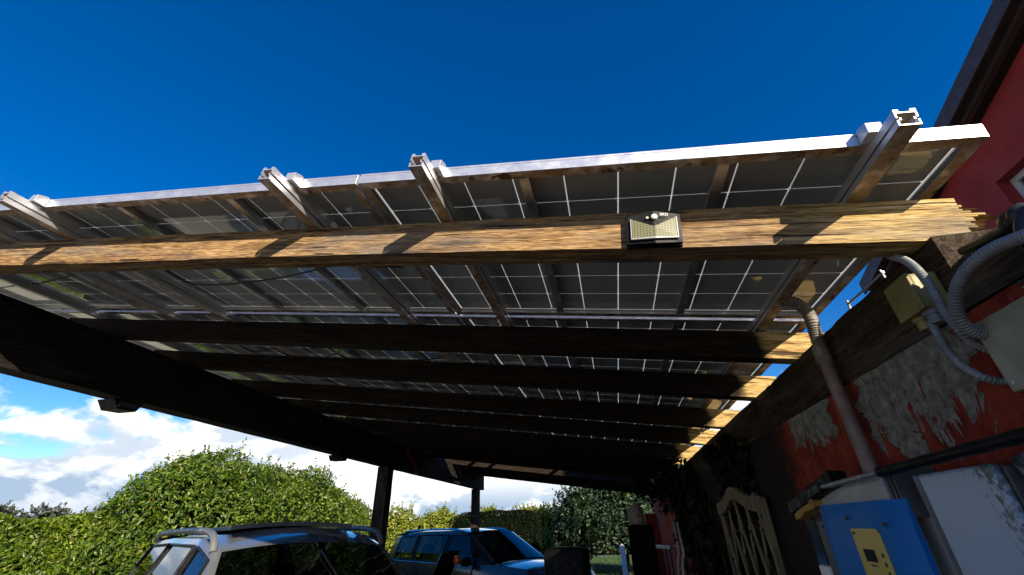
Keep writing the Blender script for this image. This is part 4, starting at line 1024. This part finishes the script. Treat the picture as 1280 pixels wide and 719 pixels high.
    for sy in (-1, 1):
        xs = [-hl+.36, -hl+.46, -hl+.62, -.6, 0, .22, .34]; zsr = [H-.085, H-.02, H+.012, H+.035, H+.025, H+.0, H-.04]
        if split: xs = [-hl+.36, -hl+.46, -hl+.62, -.6, .10, .36, .46, .50]; zsr = [H-.07, H-.03, H-.008, H+.006, H+.002, H-.02, H-.06, H-.12]
        elif rails != 'silver': zsr = [H-.09, H-.055, H-.028, H-.008, H-.012, H-.035, H-.06]
        MB().tube(spline([Vector((x, sy*.60, z)) for x, z in zip(xs, zsr)], 5), .022 if split else .017, 8).build('roof_rail', rm, t, smooth=True, local=True)
    if spoiler:
        mb = MB(); up_, dn_ = [], []
        for i in range(11):
            u = -1+i/5; tk = 1-.55*u**4; up_.append((Vector((-hl+.50, .60*u, H-.055+.045*(1-u*u))), Vector((-hl+.10+.05*u**4, .575*u, H-.085+.03*(1-u*u))), Vector((-hl+.11+.05*u**4, .575*u, H-.085-.07*tk+.03*(1-u*u))), Vector((-hl+.30, .60*u, H-.075-.065*tk+.03*(1-u*u)))))
        vs = [p+Vector((0, 0, .008)) for r in up_ for p in r]; fs = [(i*4+j, (i+1)*4+j, (i+1)*4+(j+1) % 4, i*4+(j+1) % 4) for i in range(10) for j in range(4)]+[(0, 1, 2, 3), (40, 43, 42, 41)]
        mb.add(vs, fs); mb.build('rear_spoiler', paint, t, smooth=True, local=True)
    if sunroof:
        mb = MB(); vs = []
        for xx, zl in ((-hl+.85, .022), (.18, .042)):
            for i in range(9): u = -1+i/4; vs.append(Vector((xx+.03*u*u, .46*u, H-.03+.045*(1-.5*u*u)+zl)))
        fs = [(i, i+1, 9+i+1, 9+i) for i in range(8)]; b0 = len(vs); vs += [v-Vector((0, 0, .03)) for v in vs]; fs += [(9*2+i, 9*3+i, 9*3+i+1, 9*2+i+1) for i in range(8)]
        fs += [(i, b0+i, b0+i+1, i+1) for i in range(8)]+[(9+i, 9+i+1, b0+9+i+1, b0+9+i) for i in range(8)]+[(0, 9, b0+9, b0), (8, b0+8, b0+17, 17)]
        mb.add(vs, fs).build('sunroof', 'silver', t, smooth=True, local=True)  # glass panel coloured silver to carry the sky's reflection
    # mirrors, lamps, handles, wheels
    for sy in (-1, 1):
        mb = MB(); mb.lathe([(.02, -.11), (.075, -.10), (.095, -.04), (.09, .05), (.06, .10), (.02, .115)], (0, 0, 0), 14, Matrix.Rotation(math.radians(90), 3, 'X') @ Matrix.Diagonal((.62, .80, 1)))
        for v in mb.v: v += Vector((.78, sy*1.0, 1.07+dz))
        mr = mb.build('door_mirror', paint if paint == 'silver' else 'trim', t, smooth=True, local=True)
        MB().bar((.80, sy*.86, 1.02+dz), (.79, sy*.93, 1.04+dz), .05, .03).build('mirror_arm', 'trim', mr, local=True)
        mb = MB(); mb.prism([(hf-.42, sy*.72, .90+dz), (hf-.10, sy*.66, .84+dz), (hf-.06, sy*.64, .72+dz), (hf-.32, sy*.78, .76+dz)], (0, sy*.045, .0)); mb.build('headlight', 'lens_clear', t, local=True, bevel=.01)
        mb = MB(); mb.prism([(-hl-.0, sy*.52, .98), (-hl+.12, sy*.80, 1.0), (-hl+.12, sy*.82, .84), (-hl-.02, sy*.54, .82)], (-.03, sy*.02, 0)); mb.build('tail_light', 'lens_red', t, local=True, bevel=.008)
        for xh in (-.95, .05): MB().bar((xh-.10, sy*.905, .88), (xh+.10, sy*.905, .88), .02, .028).build('door_handle', paint, t, local=True, bevel=.005)
        for xw in (-1.28, 1.28):
            R = Matrix.Rotation(math.pi/2, 3, 'X')
            ar = MB(); ar.lathe([(.36, -.004), (.40, -.004), (.40, .016), (.36, .016)], (xw, sy*.885, .34), 28, R); ar.build('arch_trim', 'trim', t, smooth=True, local=True)
            wh = MB(); wh.lathe([(.20, -.10), (.31, -.10), (.335, -.07), (.335, .07), (.31, .10), (.20, .10)], (xw, sy*.83, .335), 28, R); wo = wh.build('wheel', 'tyre', t, smooth=True, local=True)
            MB().lathe([(.03, -.108), (.20, -.085), (.205, .085), (.03, .108)], (xw, sy*.83, .335), 24, R).build('rim', 'galv', wo, smooth=True, local=True)
    # interior tub, seats
    MB().box((-.35, 0, .80), (2.9, 1.45, .12)).build('cabin_floor', 'interior', t, local=True)
    MB().box((.95, 0, .97), (.42, 1.42, .10)).build('dashboard', 'interior', t, local=True, bevel=.03)
    for sx, sy in ((.0, .36), (.0, -.36), (-.95, .40), (-.95, -.40)):
        s_ = MB().box((sx-.05, sy, 1.02), (.14, .48, .42)).build('seat_back', 'interior', t, local=True, bevel=.04)
        MB().box((sx-.08, sy, 1.32), (.09, .25, .15)).build('headrest', 'interior', s_, local=True, bevel=.035)
    MB().tube([(-hl+.09, .10, 1.06), (-hl+.13, -.38, 1.13)], .008, 6).build('rear_wiper', 'trim', t, local=True)
    return t
# both cars stand at an angle, nose towards the wall
def car_origin(corner, heading, cx, cy):
    h = math.radians(heading); f = Vector((math.sin(h), math.cos(h), 0)); l = Vector((-math.cos(h), math.sin(h), 0)); return Vector((corner[0], corner[1], 0))-f*cx-l*cy
make_car('silver_car', 'silver compact car with roof rails and raised sunroof, nearest the camera', car_origin((-2.567, 2.679), 123.4, .52, -.595), 123.4, 'silver', H=1.69, split=True)
make_car('blue_car', 'dark blue car with black mirrors parked behind the silver car near the second post', car_origin((-2.78, 8.85), 119.9, .46, -.60), 119.9, 'navy', H=1.665, rails='chrome', sunroof=False, dz=.09)

# ================================================================== touring scooter
sc = thing('scooter', 'black touring scooter with windscreen and top box parked between the cars', 'scooter', (-1.09, 4.35, 0), (0, 0, math.radians(176)))
def sm(mb, nm, m, **k): return mb.build(nm, m, sc, local=True, **k)
R = Matrix.Rotation(math.pi/2, 3, 'X')
for xw in (.68, -.62):
    wo = sm(MB().lathe([(.16, -.05), (.24, -.06), (.27, -.03), (.27, .03), (.24, .06), (.16, .05)], (xw, 0, .27), 24, R), 'wheel', 'tyre', smooth=True)
    MB().lathe([(.02, -.06), (.16, -.045), (.16, .045), (.02, .06)], (xw, 0, .27), 18, R).build('rim', 'galv', wo, smooth=True, local=True)
sm(MB().prism([(.30, -.20, .35), (.46, -.20, .40), (.62, -.20, .98), (.50, -.20, 1.08), (.38, -.20, .80)], (0, .40, 0)), 'front_fairing', 'matte_black', bevel=.05)
sm(MB().prism([(-.95, -.16, .80), (-.30, -.16, .80), (-.10, -.16, .40), (.36, -.16, .34), (.36, -.16, .28), (-.50, -.16, .28), (-.90, -.16, .55)], (0, .32, 0)), 'body', 'matte_black', bevel=.05)
sm(MB().prism([(-.78, -.15, .80), (-.76, -.15, .90), (-.30, -.15, .88), (-.06, -.15, .80)], (0, .30, 0)), 'seat', 'matte_black', bevel=.03)
mb = MB()
gv = []
for j in range(6):
    v = j/5
    for i in range(7): u = -1+i/3; gv.append((.74-.20*v-.07*u*u, u*(.24-.05*v), 1.08+.41*v))
fsv = [(j*7+i, j*7+i+1, (j+1)*7+i+1, (j+1)*7+i) for j in range(5) for i in range(6)]; mb.add(gv, fsv); ws = sm(mb, 'windscreen', 'matte_black', smooth=True)
md = ws.modifiers.new('thickness', 'SOLIDIFY'); md.thickness = .006
sm(MB().tube([(.42, -.36, 1.12), (.48, -.15, 1.08), (.48, .15, 1.08), (.42, .36, 1.12)], .016, 8), 'handlebar', 'matte_black', smooth=True)
for sy in (-1, 1):
    ml = sm(MB().tube([(.46, sy*.28, 1.10), (.40, sy*.34, 1.30), (.37, sy*.36, 1.40)], .008, 6), 'mirror_stalk', 'matte_black', smooth=True)
    mb = MB(); mb.lathe([(.01, -.02), (.065, -.012), (.07, .0), (.065, .012)], (0, 0, 0), 16, Matrix.Rotation(math.pi/2, 3, 'Y') @ Matrix.Diagonal((.62, 1.05, 1)))
    for v in mb.v: v += Vector((.36, sy*.37, 1.455))
    sm(mb, 'mirror', 'matte_black', smooth=True)
    if sy < 0: continue
    ind = MB(); ind.lathe([(.01, -.03), (.03, -.022), (.036, 0), (.025, .025), (.01, .03)], (.285, sy*.30, 1.44), 12, Matrix.Rotation(math.pi/2, 3, 'Y'))
    sm(ind, 'indicator', 'lens_orange', smooth=True); sm(MB().tube([(.46, sy*.27, 1.10), (.30, sy*.30, 1.43)], .007, 6), 'indicator_stalk', 'matte_black')
tb = sm(MB().box((-.62, 0, 1.30), (.36, .38, .44)), 'top_box', 'matte_black', bevel=.07, smooth=True)
MB().box((-.62, 0, 1.28), (.368, .388, .012)).build('seam', 'matte_black', tb, local=True)
sm(MB().bar((-.62, -.0, .80), (-.62, .0, 1.08), .20, .16, up=(0, 1, 0)), 'rack', 'matte_black')
